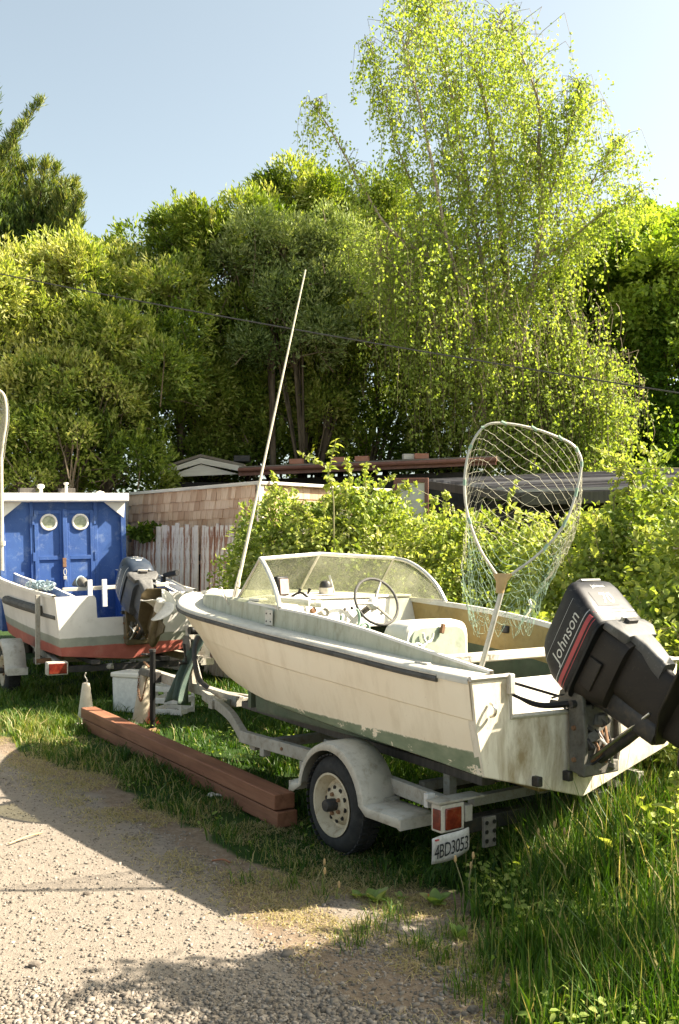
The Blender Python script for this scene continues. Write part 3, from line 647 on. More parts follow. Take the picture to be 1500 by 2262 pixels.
def carport():
    n1, n2, f1 = np.array((2.03, 11.0, 2.27)), np.array((3.62, 9.9, 2.27)), np.array((1.29, 14.5, 2.66))
    along = n2 - n1; back = f1 - n1
    root = empty('low_outbuilding', (n1[0], n1[1], 0), (0, 0, 0), 'low dark outbuilding under a flat roof of weathered grey reed slats', 'outbuilding')
    O = np.array((n1[0], n1[1], 0)); n1, f1 = n1 - O, f1 - O
    e = along * 1.9
    MB().prism([n1, n1 + e, f1 + e, f1], (0, 0, .03)).build('roof_deck', M['darkwall'], root, 0)
    r = np.random.default_rng(12); N = 46
    for k in range(N):
        t = (k + .5) / N; p = n1 + back * t + (0, 0, .045); q = p + e
        p = p + along * r.uniform(-.02, .02) + (0, 0, r.uniform(0, .03))
        mb = MB(); mid = (p + q) / 2 + np.array((0, 0, r.uniform(-.004, .022)))
        wd = np.linalg.norm(back) / N * .93; mb.beam(p, mid, wd, .03); mb.beam(mid, q, wd, .03)
        mb.build('slat', M['reed'], root, 0)
    MB().beam(n1 + (-.02, -.03, -.02), n1 + e + (-.02, -.03, -.02), .05, .13).build('fascia', M['postwood'], root, bevel=.006)
    MB().beam(n1 + (-.03, 0, 0), f1 + (-.03, 0, -.0), .04, .11).build('fascia', M['postwood'], root, bevel=.006)
    for t in (.06, .45, .9):
        p = n1 + along * t + (0, .08, 0); MB().box((p[0], p[1], 1.07), (.11, .11, 2.14)).build('post', M['postwood'], root, bevel=.006)
    w0, w1 = n1 + back * .35, n1 + back * .35 + e
    MB().prism([(w0[0], w0[1], 0), (w1[0], w1[1], 0), (w1[0], w1[1], 2.3), (w0[0], w0[1], 2.3)], (.25, .6, 0)).build('wall', M['darkwall'], root, 0)
    l0, l1 = n1 + (.02, .1, 0), f1 + (.02, 0, 0)
    for k in range(14):
        p = l0 + (l1 - l0) * (k + .5) / 14
        o = MB().box((0, 0, 1.06 + .14 * k / 14), (.03, np.linalg.norm(l1 - l0) / 14 - .012, 2.12 + .28 * k / 14)).build('wall_board', M['darkwall'], root, 0)
        o.location = (p[0], p[1], 0); o.rotation_euler = (0, 0, math.atan2(-(l1 - l0)[0], (l1 - l0)[1]))
carport()
def panel():
    p = at(908, 1092, 12.9)
    root = empty('framed_panel', (p[0], p[1], 0), (0, 0, R(-8)), 'pale framed window panel standing behind the brambles left of the outbuilding', 'panel')
    z = p[2]
    MB().box((0, 0, z - .1), (.36, .02, .5)).build('pane', M['ledge'], root)
    for a, d in (((-.2, 0, z - .1), (.05, .05, .62)), ((.2, 0, z - .1), (.05, .05, .62)), ((0, 0, z + .18), (.35, .05, .06)), ((0, 0, z - .38), (.35, .05, .06))):
        MB().box(a, d).build('frame', M['brown'], root, bevel=.004)
    MB().box((0, .03, (z - .41) / 2), (.4, .04, z - .41)).build('base_board', M['darkwall'], root)
panel()
def cable():
    a, b = at(0, 605, 13.0), at(1500, 868, 9.2); d = b - a
    a2, b2 = a - d * 1.4, b + d * 1.2
    P = []
    for t in np.linspace(0, 1, 60):
        p = a2 + (b2 - a2) * t
        P.append(p + np.array((0, 0, 2.2 * ((t - .528) ** 2 - .0193))))
    P = np.array(P)
    o = MB().tube(P, .008, 6).build('overhead_cable', M['cable'])
    props(o, 'thin dark overhead cable sagging across in front of the trees', 'cable')
cable()
# ------------------------------------------------------------------ THE WHITE RUNABOUT (local x forward, y port, z up)
BO = np.array((1.255, 5.16, 0)); BA = R(125)
BS = crom([  # s, half beam at gunwale, sheer, half beam at chine, chine z, keel z, coaming half width, coaming height
    (0, .78, 1.05, .70, .59, .40, .66, .01), (.5, .80, 1.075, .70, .62, .40, .685, .06), (1.0, .81, 1.11, .70, .645, .405, .70, .10),
    (1.5, .815, 1.14, .69, .67, .41, .705, .12), (2.0, .81, 1.17, .665, .70, .42, .70, .12), (2.5, .785, 1.20, .60, .74, .44, .665, .115),
    (3.0, .72, 1.22, .49, .80, .48, .57, .10), (3.4, .62, 1.235, .36, .87, .55, .44, .07), (3.7, .50, 1.25, .26, .93, .64, .27, .05),
    (3.95, .375, 1.262, .165, 1.0, .78, .12, .03), (4.15, .25, 1.275, .09, 1.07, .90, .05, .04), (4.29, .145, 1.284, .04, 1.14, 1.02, .02, .03), (4.38, .06, 1.289, .015, 1.19, 1.12, .01, .02), (4.41, .0, 1.29, .0, 1.22, 1.2, .0, .02)], 92)
BS = np.maximum(BS, [0, 0, 0, 0, 0, 0, 0, 0])
def bs(s, k): return np.interp(s, BS[:, 0], BS[:, k])
def boat():
    root = empty('motorboat', BO, (0, 0, BA), 'cream white open motorboat with windscreen and green bottom on the near trailer', 'boat')
    # hull: one skin from gunwale round the keel to gunwale
    def section(b):
        s, wg, zg, wc, zc, zk = b[:6]; pts = []
        for t in (1, .86, .72, .60, .585, .45, .3, .15, 0):
            bow = ss(2.4, 4.2, s)
            y = wc + (wg - wc) * (t + (.35 * (1 - bow) - .30 * bow) * t * (1 - t)) + (.007 if t > .59 else 0) * ss(0.02, .2, wg)
            pts.append((s, y, zc + (zg - zc) * t))
        for t in (.97, .6, .3): pts.append((s, wc * t, zk + (zc - zk) * t - (.004 if t > .9 else 0)))
        return pts + [(s, 0, zk)] + [(p[0], -p[1], p[2]) for p in pts[::-1]]
    MB().loft([section(b) for b in BS], cap=False, closed=False).build('hull', M['hull'], root, 28)
    # transom, with the motor well cut out of its top
    def tr(y, t): return (-.012, y, t)
    outer = [(.78, 1.05), (.755, .84), (.70, .59), (.35, .495), (0, .40), (-.35, .495), (-.70, .59), (-.755, .84), (-.78, 1.05)]
    top = [(-.53, 1.055), (-.52, .86), (0, .845), (.52, .86), (.53, 1.055)]
    MB().prism([(-.012, y, z) for y, z in outer + top], (.05, 0, 0)).build('transom', M['transom'], root, bevel=.006)
    MB().tube([(-.012, -.79, 1.065), (-.012, -.53, 1.065), (-.012, -.522, .862), (-.012, 0, .85), (-.012, .522, .862), (-.012, .53, 1.065), (-.012, .79, 1.065)], .014, 6).build('transom_capping', M['trim'], root)
    MB().box((-.014, .532, 1.025), (.045, .034, .10)).build('corner_bracket', M['trim'], root, bevel=.006)
    k = MB(); k.tube([(-.02 - .035 * math.sin(a), .665, .91 + .032 * math.cos(a)) for a in np.linspace(0, math.pi, 9)], .008, 6); k.build('eye_bolt', M['steel'], root)
    for y in (.06, -.16): MB().box((-.03, y + .3, .53), (.05, .035, .05)).build('drain_fitting', M['darkmetal'], root, bevel=.006)
    # gunwale ledge, rubbing strip
    led = []
    for sgn in (1, -1):
        rg = []
        for b in BS:
            s, wg, zg, co = b[0], b[1], b[2], b[6]
            rg.append([(s, sgn * (wg + .012), zg - .012), (s, sgn * (wg + .014), zg + .012), (s, sgn * max(wg - .006, 0), zg + .026), (s, sgn * max(min(co, wg) - .01, 0), zg + .03)])
        led.append(rg)
    mb = MB()
    for rg in led: mb.loft(rg, closed=False, cap=False)
    mb.build('gunwale', M['ledge'], root, 60)
    for sgn in (1, -1):
        P = [(b[0], sgn * (b[1] + .010), b[2] - .016) for b in BS if b[0] > .2]
        mb = MB(); mb.tube(P, .0125, 8, flat=1.3); mb.build('rubbing_strip', M['rail'], root)
        MB().tube([(p[0], p[1] + sgn * .002, p[2] + .020) for p in P], .0065, 5).build('rubbing_strip_insert', M['trim'], root)
    # coaming and inner liner, foredeck
    for sgn, innermat in ((1, M['inner']), (-1, M['ochre'])):
        rg = []
        for b in BS:
            if b[0] > 2.30: break
            s, zg, co, hc = b[0], b[2], b[6], b[7]; z0 = zg + .022; z1 = z0 + hc
            rg.append([(s, sgn * co, z0), (s, sgn * (co - .006), z1), (s, sgn * (co - .012), z1 + .012), (s, sgn * (co - .035), z1 + .012), (s, sgn * (co - .04), z1 - .02), (s, sgn * (co - .05), z1 - .14), (s, sgn * (co - .05), z1 - .24), (s, sgn * (co - .07), .62)])
        mb = MB(); mb.loft(rg, closed=False, cap=False, mats=[0, 1, 1, 1, 2, 2, 3])
        mb.build('coaming', [M['coaming'], M['deck'], innermat, M['inner']], root, 40)
        # bolts and patches on the coaming
    MB().box((1.95, .716, 1.25), (.09, .008, .10), (0, 0, 0)).build('coaming_patch', M['ledge'], root, bevel=.003)
    for x in (1.925, 1.975):
        for z in (1.225, 1.275): MB().lathe([(.006, 0), (.004, .004)], (x, .72, z), (0, 1, 0), 6).build('bolt', M['darkmetal'], root)
    rg = []
    for b in BS:
        if b[0] < 2.22 or b[0] > 4.05: continue
        s, zg, co, hc = b[0], b[2], b[6], b[7]; z0 = zg + .02; z1 = z0 + hc
        rg.append([(s, co, z0 - .01), (s, co * .985, z1), (s, co * .95, z1 + .016), (s, co * .5, z1 + .035), (s, 0, z1 + .042), (s, -co * .5, z1 + .035), (s, -co * .95, z1 + .016), (s, -co * .985, z1), (s, -co, z0 - .01)])
    mb = MB(); mb.loft(rg, closed=False, cap=False, mats=[1, 1, 0, 0, 0, 0, 1, 1]); mb.build('foredeck', [M['deck'], M['coaming']], root, 50)
    MB().loft([[(s, sgn * bs(s, 1) * .97, bs(s, 2) + .028) for sgn in (1, .4, -.4, -1)] for s in np.linspace(3.3, 4.40, 14)], closed=False, cap=False).build('bow_plate', M['deck'], root, 50)
    MB().box((4.18, 0, 1.325), (.16, .035, .02)).box((4.18, 0, 1.31), (.05, .03, .03)).build('bow_cleat', M['alu'], root, bevel=.004)
    # floor, dash, splash well
    MB().prism([(.24, .62, .60), (2.3, .60, .60), (2.3, -.60, .60), (.24, -.62, .60)], (0, 0, .02)).build('floor', M['inner'], root, 0)
    dz = 1.20 + .022 + .115
    mb = MB(); mb.prism([(2.20, .655, dz), (2.20, -.655, dz), (2.13, -.65, 1.14), (2.13, .65, 1.14)], (.03, 0, 0)); mb.box((2.26, 0, dz + .012), (.14, 1.30, .02)); mb.build('dashboard', M['deck'], root, bevel=.008)
    MB().box((2.4, 0, .86), (.04, 1.2, .5)).build('forward_bulkhead', M['inner'], root, 0)
    mb = MB(); mb.box((.16, 0, .70), (.28, 1.06, .02)); mb.prism([(.30, .53, .69), (.30, -.53, .69), (.33, -.53, .985), (.33, .53, .985)], (.03, 0, 0))
    mb.prism([(.04, .53, .71), (.30, .53, .71), (.31, .53, 1.07), (.04, .53, 1.06)], (0, .02, 0)); mb.prism([(.04, -.55, .71), (.30, -.55, .71), (.31, -.55, 1.07), (.04, -.55, 1.06)], (0, .02, 0))
    mb.build('splash_well', M['deck'], root, bevel=.01)
    MB().prism([(.37, .6, .62), (.37, -.6, .62), (.37, -.62, .97), (.37, .62, .97)], (.015, 0, 0)).build('stern_bulkhead', M['inner'], root, 0)
    MB().box((.50, 0, 1.093), (.13, 1.36, .042), (0, 0, .0)).build('thwart', M['thwart'], root, bevel=.008)
    # box seat, back towards the stern
    rg = []
    for x, g in ((1.28, -.012), (1.292, 0), (1.36, .006), (1.46, .0), (1.53, -.02), (1.555, -.05)):
        ring = []
        for a in np.linspace(0, math.pi, 13):
            ca, sa = math.cos(a), math.sin(a); e = .32
            y = -.122 + (.262 + g) * math.copysign(abs(ca) ** e, ca); z = 1.00 + (.235 + g) * abs(sa) ** .42
            ring.append((x, y, z))
        rg.append([(x, -.122 + .262 + g, .64)] + ring + [(x, -.122 - .262 - g, .64)])
    seat = MB().loft(rg, cap=True).build('seat', M['deck'], root, 35)
    mb = MB(); ring = [(1.268, -.122 + .228 * math.copysign(abs(math.cos(a)) ** .35, math.cos(a)), 1.0 + .198 * abs(math.sin(a)) ** .45) for a in np.linspace(0, math.pi, 15)]
    mb.prism([(1.268, .106, .66)] + ring + [(1.268, -.350, .66)], (.02, 0, 0)); mb.build('seat_back_panel', M['seatgreen'], seat, bevel=.004)
    mb = MB(); mb.tube([(1.255, .065 + .04 * math.cos(a), 1.06 + .04 * math.sin(a)) for a in np.linspace(0, 6.28, 18)[:-1]], .009, 6, closed=True)
    mb.tube([(1.25, -.015 + .04 * math.cos(a), 1.165 + .06 * math.sin(a)) for a in np.linspace(math.pi, 2 * math.pi, 12)], .009, 6); mb.tube([(1.255, .03, 1.075), (1.25, -.01, 1.11)], .012, 6)
    mb.build('rod_holder', M['white'], seat)
    MB().box((1.25, -.135, 1.185), (.02, .025, .06), (.25, 0, 0)).build('latch', M['rust'], seat, bevel=.003)
    # windscreen
    def q(s, y, z): return np.array((s, y, z))
    FB = lambda g: q(2.58, g * .60, 1.325); CB = q(2.72, 0, 1.362); FT = lambda g: q(2.30, g * .575, 1.622); CT = q(2.44, 0, 1.655); RB = lambda g: q(1.86, g * .69, 1.315); RM = lambda g: q(2.06, g * .65, 1.53)
    fr = MB()
    for g in (1, -1):
        top = crom([FT(g), q(2.19, g * .615, 1.598), RM(g), q(1.94, g * .675, 1.43), RB(g)], 18)
        fr.tube(top, .015, 7); fr.beam(FB(g), RB(g), .022, .028); fr.tube([FB(g), FT(g)], .011, 6); fr.tube([FB(g), CB], .012, 6); fr.tube([FT(g), CT], .015, 7)
    fr.tube([CB, CT], .011, 6)
    ws = fr.build('windscreen', M['alu'], root)
    for g in (1, -1):
        o = (0, .004 * -g, 0)
        MB().prism([FB(g), CB, CT, FT(g)], (.004, 0, .002)).build('pane', M['glass'], ws, 0)
        MB().prism([FB(g) + (-.01, 0, .006), FT(g) + (0, 0, -.008), q(2.19, g * .615, 1.59), RM(g), q(1.94, g * .675, 1.42), RB(g) + (.02, 0, .01)], (0, -.005 * g, 0)).build('pane', M['glass'], ws, 0)
    MB().tube([(2.42, -.12, 1.35), (2.46, -.10, 1.50)], .009, 6).build('brace', M['alu'], ws)
    # steering
    sc = q(1.99, -.175, 1.325); ax = nrm(np.array((-.90, .05, .42))); u = nrm(np.cross(ax, (0, 1, 0))); v_ = np.cross(ax, u)
    st = MB().tube([sc + .172 * (math.cos(a) * u + math.sin(a) * v_) for a in np.linspace(0, 6.283, 33)[:-1]], .0105, 8, closed=True).build('steering_wheel', M['rail'], root)
    mb = MB()
    for a in (.55, .55 + 2.1, .55 + 4.2): mb.tube([sc - ax * .035, sc - ax * .02 + .09 * (math.cos(a) * u + math.sin(a) * v_), sc + .168 * (math.cos(a) * u + math.sin(a) * v_)], (.016, .011, .009), 6)
    mb.build('spoke', M['trim'], st)
    MB().lathe([(.045, -.06), (.048, -.03), (.03, -.012), (.0, -.008)], sc, ax, 16).build('hub', M['alu'], st)
    MB().tube([sc - ax * .03, sc - ax * .25], .022, 8).build('column', M['darkmetal'], st)
    # dash fittings
    def fit(name, mb, mat, par=root, **k): return mb.build(name, mat, par, **k)
    ff = fit('fish_finder', MB().box((2.33, .40, 1.432), (.07, .115, .135), (0, .12, .25)), M['black'], bevel=.012)
    MB().box((2.292, .387, 1.432), (.006, .085, .105), (0, .12, .25)).build('screen', M['screen'], ff, bevel=.002)
    MB().tube([(2.33, .40, 1.34), (2.33, .40, 1.37)], .02, 8).build('mount', M['black'], ff)
    for y in (.20, .12): fit('switch_lever', MB().tube([(2.42, y, 1.355), (2.40, y, 1.385), (2.395, y - .008, 1.41)], (.007, .008, .013), 7), M['black'])
    cp = fit('compass', MB().lathe([(.048, 0), (.05, .055)], (2.36, -.0, 1.36), n=18), M['trim'])
    MB().lathe([(.046, .055), (.043, .08), (.03, .10), (.0, .108)], (2.36, 0, 1.36), n=18).build('dome', M['darkmetal'], cp)
    for (a, b, rr) in (((2.22, .57, 1.36), (2.02, .36, 1.335), .030), ((2.12, .39, 1.325), (2.03, .26, 1.32), .026)):
        d = np.array(b) - a; h = fit('torch_tube', MB().tube([a, np.array(a) + d * .1, np.array(a) + d * .72, np.array(a) + d * .76, b], (rr * .6, rr * .8, rr * .8, rr, rr), 12), M['deck'])
    mb = MB(); mb.lathe([(.030, 0), (.034, .014), (.026, .018), (.024, .006), (.0, .006)], (2.155, .15, 1.255), (-1, 0, .25), 18); fit('gauge', mb, M['trim'])
    mb = MB(); mb.lathe([(.018, 0), (.02, .03), (0, .034)], (2.16, .25, 1.265), (-1, 0, .25), 12); fit('gauge', mb, M['rust'])
    fit('cable', MB().tube(crom([(2.30, .33, 1.36), (2.22, .30, 1.39), (2.17, .26, 1.34), (2.13, .24, 1.27)], 14), .008, 6), M['black'])
    for y, z in ((-.02, 1.27), (-.08, 1.275), (-.30, 1.28), (-.36, 1.24)): fit('switch', MB().lathe([(.012, 0), (.012, .006), (0, .008)], (2.155, y, z), (-1, 0, .25), 8), M['darkmetal'])
    mb = MB(); mb.tube([(1.78, .20 + .075 * math.cos(a), 1.23 + .09 * math.sin(a)) for a in np.linspace(math.pi * .75, math.pi * 2.1, 14)], .009, 6); mb.tube([(1.77, .09 + .035 * math.cos(a), 1.16 + .04 * math.sin(a)) for a in np.linspace(0, 6.28, 16)[:-1]], .010, 6, closed=True); mb.build('rod_holder', M['netgreen'], root)
    mb = MB(); mb.tube(crom([(1.30, -.72, 1.20), (1.26, -.74, 1.215), (1.16, -.76, 1.235), (1.10, -.765, 1.30), (1.115, -.765, 1.355)], 16), (.010), 7); mb.tube([(1.32, -.72 + .035 * math.cos(a), 1.215 + .04 * math.sin(a)) for a in np.linspace(.5, 5.2, 14)], .010, 6); mb.build('rod_holder', M['steel'], root)
    MB().box((1.74, -.70, 1.27), (.07, .05, .07)).build('clamp', M['darkmetal'], root, bevel=.01)
    MB().box((1.22, -.655, 1.16), (.06, .03, .05)).build('clamp', M['darkmetal'], root, bevel=.01)
    MB().box((.40, .735, 1.10), (.10, .03, .012)).box((.42, .735, 1.09), (.02, .02, .03)).box((.37, .735, 1.09), (.02, .02, .03)).build('mooring_cleat', M['trim'], root, bevel=.003)
    # engine control cable in the well
    MB().tube(crom([(.36, .42, 1.0), (.28, .38, .985), (.16, .30, .92), (.06, .24, .885), (-.06, .16, .90)], 20), np.interp(np.linspace(0, 1, 20), (0, .55, .6, 1), (.008, .009, .014, .017)), 8).build('control_cable', M['black'], root)
    MB().tube([(.33, .25, .99), (.1, .02, .90), (-.02, -.02, .94)], .008, 6).build('control_cable', M['black'], root)
    # whip aerial at the port side
    b, t = np.array((2.60, .615, 1.30)), None
    Minv = Matrix.Rotation(-BA, 3, 'Z')
    tp = np.array(Minv @ Vector(at(675, 596, 7.35) - BO))
    an = MB().tube([b + (tp - b) * f for f in (0, .12, .4, .75, 1)], (.014, .012, .009, .007, .0055), 8).build('aerial', M['fibreglass'], root)
    MB().tube([b + (0, 0, -.05), b + (tp - b) * .045], (.028, .022), 10).tube([b + (tp - b) * .05, b + (tp - b) * .065], .019, 10).box(b + (0, 0, -.03), (.07, .05, .06)).build('mount', M['trim'], an)
    MB().tube([b + (-.02, .03, .0), b + (tp - b) * .10 + (-.02, .022, 0)], .005, 5).tube(crom([b + (.05, .03, .03), b + (.10, .06, .10), b + (.02, .08, .12), b + (.02, .03, .0)], 12), .004, 5).build('lead', M['trim'], an)
    return root
boat_root = boat()

# ------------------------------------------------------------------ WHEEL helper
def wheel(root, c, side, Rt=.272, wd=.150, rimr=.172):
    c = np.array(c, float); ax = (0, side, 0)
    prof = []
    for a in np.linspace(-1, 1, 15):
        prof.append((Rt - .055 * abs(a) ** 3.2, a * wd / 2))
    prof = [(rimr - .004, -wd / 2 + .012), (rimr + .012, -wd / 2)] + prof + [(rimr + .012, wd / 2), (rimr - .004, wd / 2 - .012)]
    ty = MB().lathe(prof, c, ax, 44, cap=False).build('tyre', M['tyre'], root, 50)
    tr_ = MB()
    for k in range(44):
        a = k * 2 * math.pi / 44
        for y in (-.035, .035):
            tr_.box(c + ((Rt + .001) * math.cos(a + y), y + .0, (Rt + .001) * math.sin(a + y)), (.008, .05, .026), (0, -(a + y), 0))
    props(tr_.build('tread', M['tyre'], ty, 0), kind='stuff')
    ri = MB().lathe([(0, -wd / 2 + .02), (rimr - .012, -wd / 2 + .02), (rimr - .012, wd / 2 - .05), (rimr - .028, wd / 2 - .05), (rimr - .018, wd / 2 - .012), (rimr, wd / 2 - .004), (rimr + .004, wd / 2 + .004), (rimr - .008, wd / 2 + .004), (rimr - .03, wd / 2 - .03), (rimr - .040, wd / 2 - .055), (rimr - .055, wd / 2 - .058), (rimr - .068, wd / 2 - .035), (.07, wd / 2 - .020), (.045, wd / 2 - .022), (0, wd / 2 - .022)], c, ax, 40).build('rim', M['rim'], root, 40)
    hb = MB().lathe([(.034, wd / 2 - .022), (.036, wd / 2 + .03), (.03, wd / 2 + .045), (0, wd / 2 + .047)], c, ax, 16).build('hub', M['darkmetal'], ri)
    for k in range(10):
        h = MB()
        a = k * 2 * math.pi / 10 + .2; p = c + (.090 * math.cos(a), side * (wd / 2 - .0300), .090 * math.sin(a))
        h.lathe([(.0135, 0), (.0135, .004), (0, .004)], p, ax, 10)
        h.build('vent_hole', M['black'], ri)
    for k in range(5):
        a = k * 2 * math.pi / 5; p = c + (.055 * math.cos(a), side * (wd / 2 - .022), .055 * math.sin(a))
        MB().lathe([(.012, 0), (.011, .016), (0, .018)], p, ax, 6).build('wheel_nut', M['rust'], ri)
def trailer():
    root = empty('boat_trailer', BO, (0, 0, BA), 'galvanised boat trailer with licence plate carrying the cream white motorboat', 'trailer')
    for g in (1, -1):
        P = [(.14, .655, .38), (1.3, .655, .425), (2.30, .655, .42), (2.42, .635, .42), (2.55, .58, .42), (3.26, .29, .43), (4.16, .035, .445)]
        mb = MB(); path = crom(P, 30)
        rings = []
        T = nrm(np.gradient(path, axis=0))
        for p, t in zip(path, T):
            sd = nrm(np.cross(t, (0, 0, 1))); w_, h_ = .024, .040
            rings.append([p + sd * w_ + (0, 0, h_), p - sd * w_ + (0, 0, h_), p - sd * w_ - (0, 0, h_), p + sd * w_ - (0, 0, h_)])
        mb.loft([[q * (1, g, 1) for q in r_] for r_ in rings]); mb.build('frame_rail', M['galv'], root, 30, bevel=.004)
        for x in (1.62, 2.1): MB().box((x, g * .655, .36), (.05, .055, .05)).build('bracket', M['galv'], root, bevel=.003)
        for x in (1.85, 1.45): MB().lathe([(.012, 0), (.010, .01), (0, .011)], (x, g * .680, .425), (0, g, 0), 6).build('bolt', M['rust'], root)
    MB().beam((3.6, 0, .45), (5.35, -.03, .50), .075, .085).build('tongue', M['galv'], root, bevel=.005)
    MB().box((3.72, 0, .43), (.07, .42, .07)).build('cross_member', M['galv'], root, bevel=.004)
    MB().box((2.3, 0, .37), (.07, 1.28, .06)).build('cross_member', M['galv'], root, bevel=.004)
    MB().box((1.0, 0, .275), (.06, 1.55, .06)).build('axle', M['darkmetal'], root, bevel=.004)
    MB().box((.30, 0, .27), (.07, 1.25, .075)).build('cross_member', M['darkmetal'], root, bevel=.004)
    for y in (.42, -.42):
        MB().beam((.25, y, .49 + 0), (2.9, y * .8, .55), .09, .05).build('bunk', M['postwood'], root, bevel=.006)
        for x in (.55, 1.7): MB().box((x, y, .42), (.05, .05, .12)).build('bunk_support', M['galv'], root)
    MB().prism([(.20, .10, .43), (.95, .13, .47), (.95, -.13, .47), (.20, -.10, .43)], (0, 0, -.035)).build('keel_board', M['ochre'], root, bevel=.006)
    for x in (.35, .75): MB().box((x, 0, .37), (.05, .9, .05)).build('keel_board_support', M['galv'], root)
    for g in (1, -1):
        wroot = root
        wheel(wroot, (1.03, g * .79, .268), g)
        # fender: rolled arch with flat steps at both ends
        arch = []
        for a in np.linspace(math.radians(8), math.radians(172), 22):
            arch.append((1.03 + .33 * math.cos(a), .268 + .02 + .325 * math.sin(a)))
        prof = [(1.44, .33)] + [(1.395, .33)] + arch + [(.685, .335), (.42, .335), (.40, .325)]
        prof = [(x, z) for x, z in prof]
        mb = MB(); rings = []
        for x, z in prof:
            rings.append([(x, g * .665, z), (x, g * .845, z), (x, g * .878, z - .012), (x, g * .885, z - .035 if abs(x - 1.03) < .335 else z - .035)])
        # skirt towards the wheel centre
        for i, (x, z) in enumerate(prof):
            if abs(x - 1.03) < .34:
                d = nrm(np.array((1.03 - x, .268 - z))); rings[i][2] = (x + d[0] * .010, g * .878, z + d[1] * .010); rings[i][3] = (x + d[0] * .045, g * .886, z + d[1] * .045)
            else:
                rings[i][3] = (x, g * .886, z - .055)
        mb.loft(rings, closed=False, cap=False)
        fo = mb.build('fender', M['fender'], root, 45); so = fo.modifiers.new('thick', 'SOLIDIFY'); so.thickness = .006; so.offset = 0
        MB().prism([(1.44, g * .67, .33), (1.44, g * .885, .33), (1.44, g * .885, .27), (1.44, g * .67, .27)], (-.006, 0, 0)).build('fender_end', M['fender'], fo)
        MB().prism([(.40, g * .67, .325), (.40, g * .885, .325), (.40, g * .885, .27), (.40, g * .67, .27)], (-.006, 0, 0)).build('fender_end', M['fender'], fo)
        MB().box((.72, g * .70, .33), (.05, .1, .05)).build('fender_bracket', M['galv'], fo)
        if g < 0: continue
        # tail lamp
        tl = MB().box((.185, g * .755, .372), (.075, .15, .135)).build('tail_light', M['trim'], root, bevel=.006)
        MB().box((.143, g * .755, .370), (.012, .10, .105)).build('lens', M['redlens'], tl, bevel=.004)
        MB().box((.178, g * .832, .368), (.055, .008, .10)).build('side_lens', M['redlens'], tl, bevel=.003)
        MB().box((.19, g * .70, .452), (.10, .30, .012)).build('lamp_bracket', M['galv'], tl, bevel=.002)
        MB().box((.27, g * .80, .44), (.03, .05, .07)).build('side_marker', M['plate'] if g > 0 else M['trim'], tl, bevel=.003)
    pl = MB()
    # bent licence plate
    g = []
    for i in range(9):
        row = []
        for j in range(6):
            y = .905 - .235 * i / 8; z = .298 - .125 * j / 5; row.append((.128 + .012 * (j / 5) ** 2 + .006 * math.sin(i * .8), y + .012 * j / 5 * (1 if i > 4 else .6) * -1, z + .020 * (i / 8) - .012 * math.sin(i * .5) * j / 5))
        g.append(row)
    pl.loft(g, closed=False, cap=False)
    po = pl.build('licence_plate', M['plate'], root, 60); so = po.modifiers.new('thick', 'SOLIDIFY'); so.thickness = .003; so.offset = -1
    me = text_mesh('4BD3053', .088, M['ink'], .0006, 'plate_number', space=.92)
    for v in me.vertices:
        x = v.co.x * .70; y = v.co.y
        v.co = Vector((.1165 + .012 * ((.05 - y) / .125) ** 2, .786 - x, .236 + y * 1.12 + x * .09 + .0))
    link('plate_number', me, po)
    for y in (.875, .715): MB().box((.124, y, .288 + (.87 - y) * .09), (.006, .022, .007)).build('plate_tag', M['redstripe'], po)
    MB().box((.10, .56, .285), (.02, .08, .15)).build('hole_plate', M['crust'], root, bevel=.003)
    for y in (.585, .535):
        for z in (.255, .30, .345): MB().lathe([(.011, 0), (.011, .003), (0, .003)], (.089, y, z - .012), (-1, 0, 0), 8).build('bolt_hole', M['black'], root)
    # winch post, bow roller, jack, coupler
    MB().beam((4.45, 0, .5), (4.52, 0, 1.02), .05, .07, (1, 0, 0)).beam((4.30, 0, .5), (4.5, 0, .85), .04, .05, (1, 0, 0)).build('winch_post', M['galv'], root, bevel=.004)
    wn = MB().lathe([(.075, -.06), (.075, -.05), (.04, -.05), (.04, .05), (.075, .05), (.075, .06)], (4.46, 0, .86), (0, 1, 0), 20).build('winch', M['crust'], root)
    MB().beam((4.46, .08, .86), (4.40, .09, .70), .02, .012).tube([(4.40, .09, .70), (4.40, .16, .70)], .014, 8).build('crank', M['darkmetal'], wn)
    MB().tube([(4.40, -.06, .98), (4.40, .06, .98)], .035, 12).build('bow_roller', M['black'], root)
    jk = MB().tube([(5.10, .09, .74), (5.10, .09, .10)], .027, 12).tube([(5.10, .09, .40), (5.10, .09, .03)], .021, 12).build('jack', M['black'], root)
    MB().tube([(5.10, .09, .74), (5.10, .09, .765)], .032, 12).tube([(5.10, .09, .72), (5.10, .15, .72), (5.16, .17, .715)], .011, 8).build('handle', M['darkmetal'], jk)
    MB().lathe([(.07, 0), (.07, .012), (.03, .03), (0, .03)], (5.10, .09, .0), n=16).build('foot', M['rust'], jk)
    MB().box((5.10, .045, .50), (.06, .06, .10)).build('bracket', M['darkmetal'], jk, bevel=.004)
    cpl = MB().box((5.47, -.03, .505), (.24, .085, .07), taper=.85).lathe([(.045, -.05), (.05, .0), (.03, .035), (0, .04)], (5.58, -.03, .50), n=14).build('coupler', M['crust'], root, bevel=.008)
    MB().beam((5.44, -.03, .555), (5.56, -.03, .60), .02, .012).build('latch', M['rust'], cpl)
    ch = MB()
    P = crom([(5.30, .06, .47), (5.36, .07, .30), (5.44, .06, .24), (5.52, .05, .33), (5.55, .03, .46)], 26)
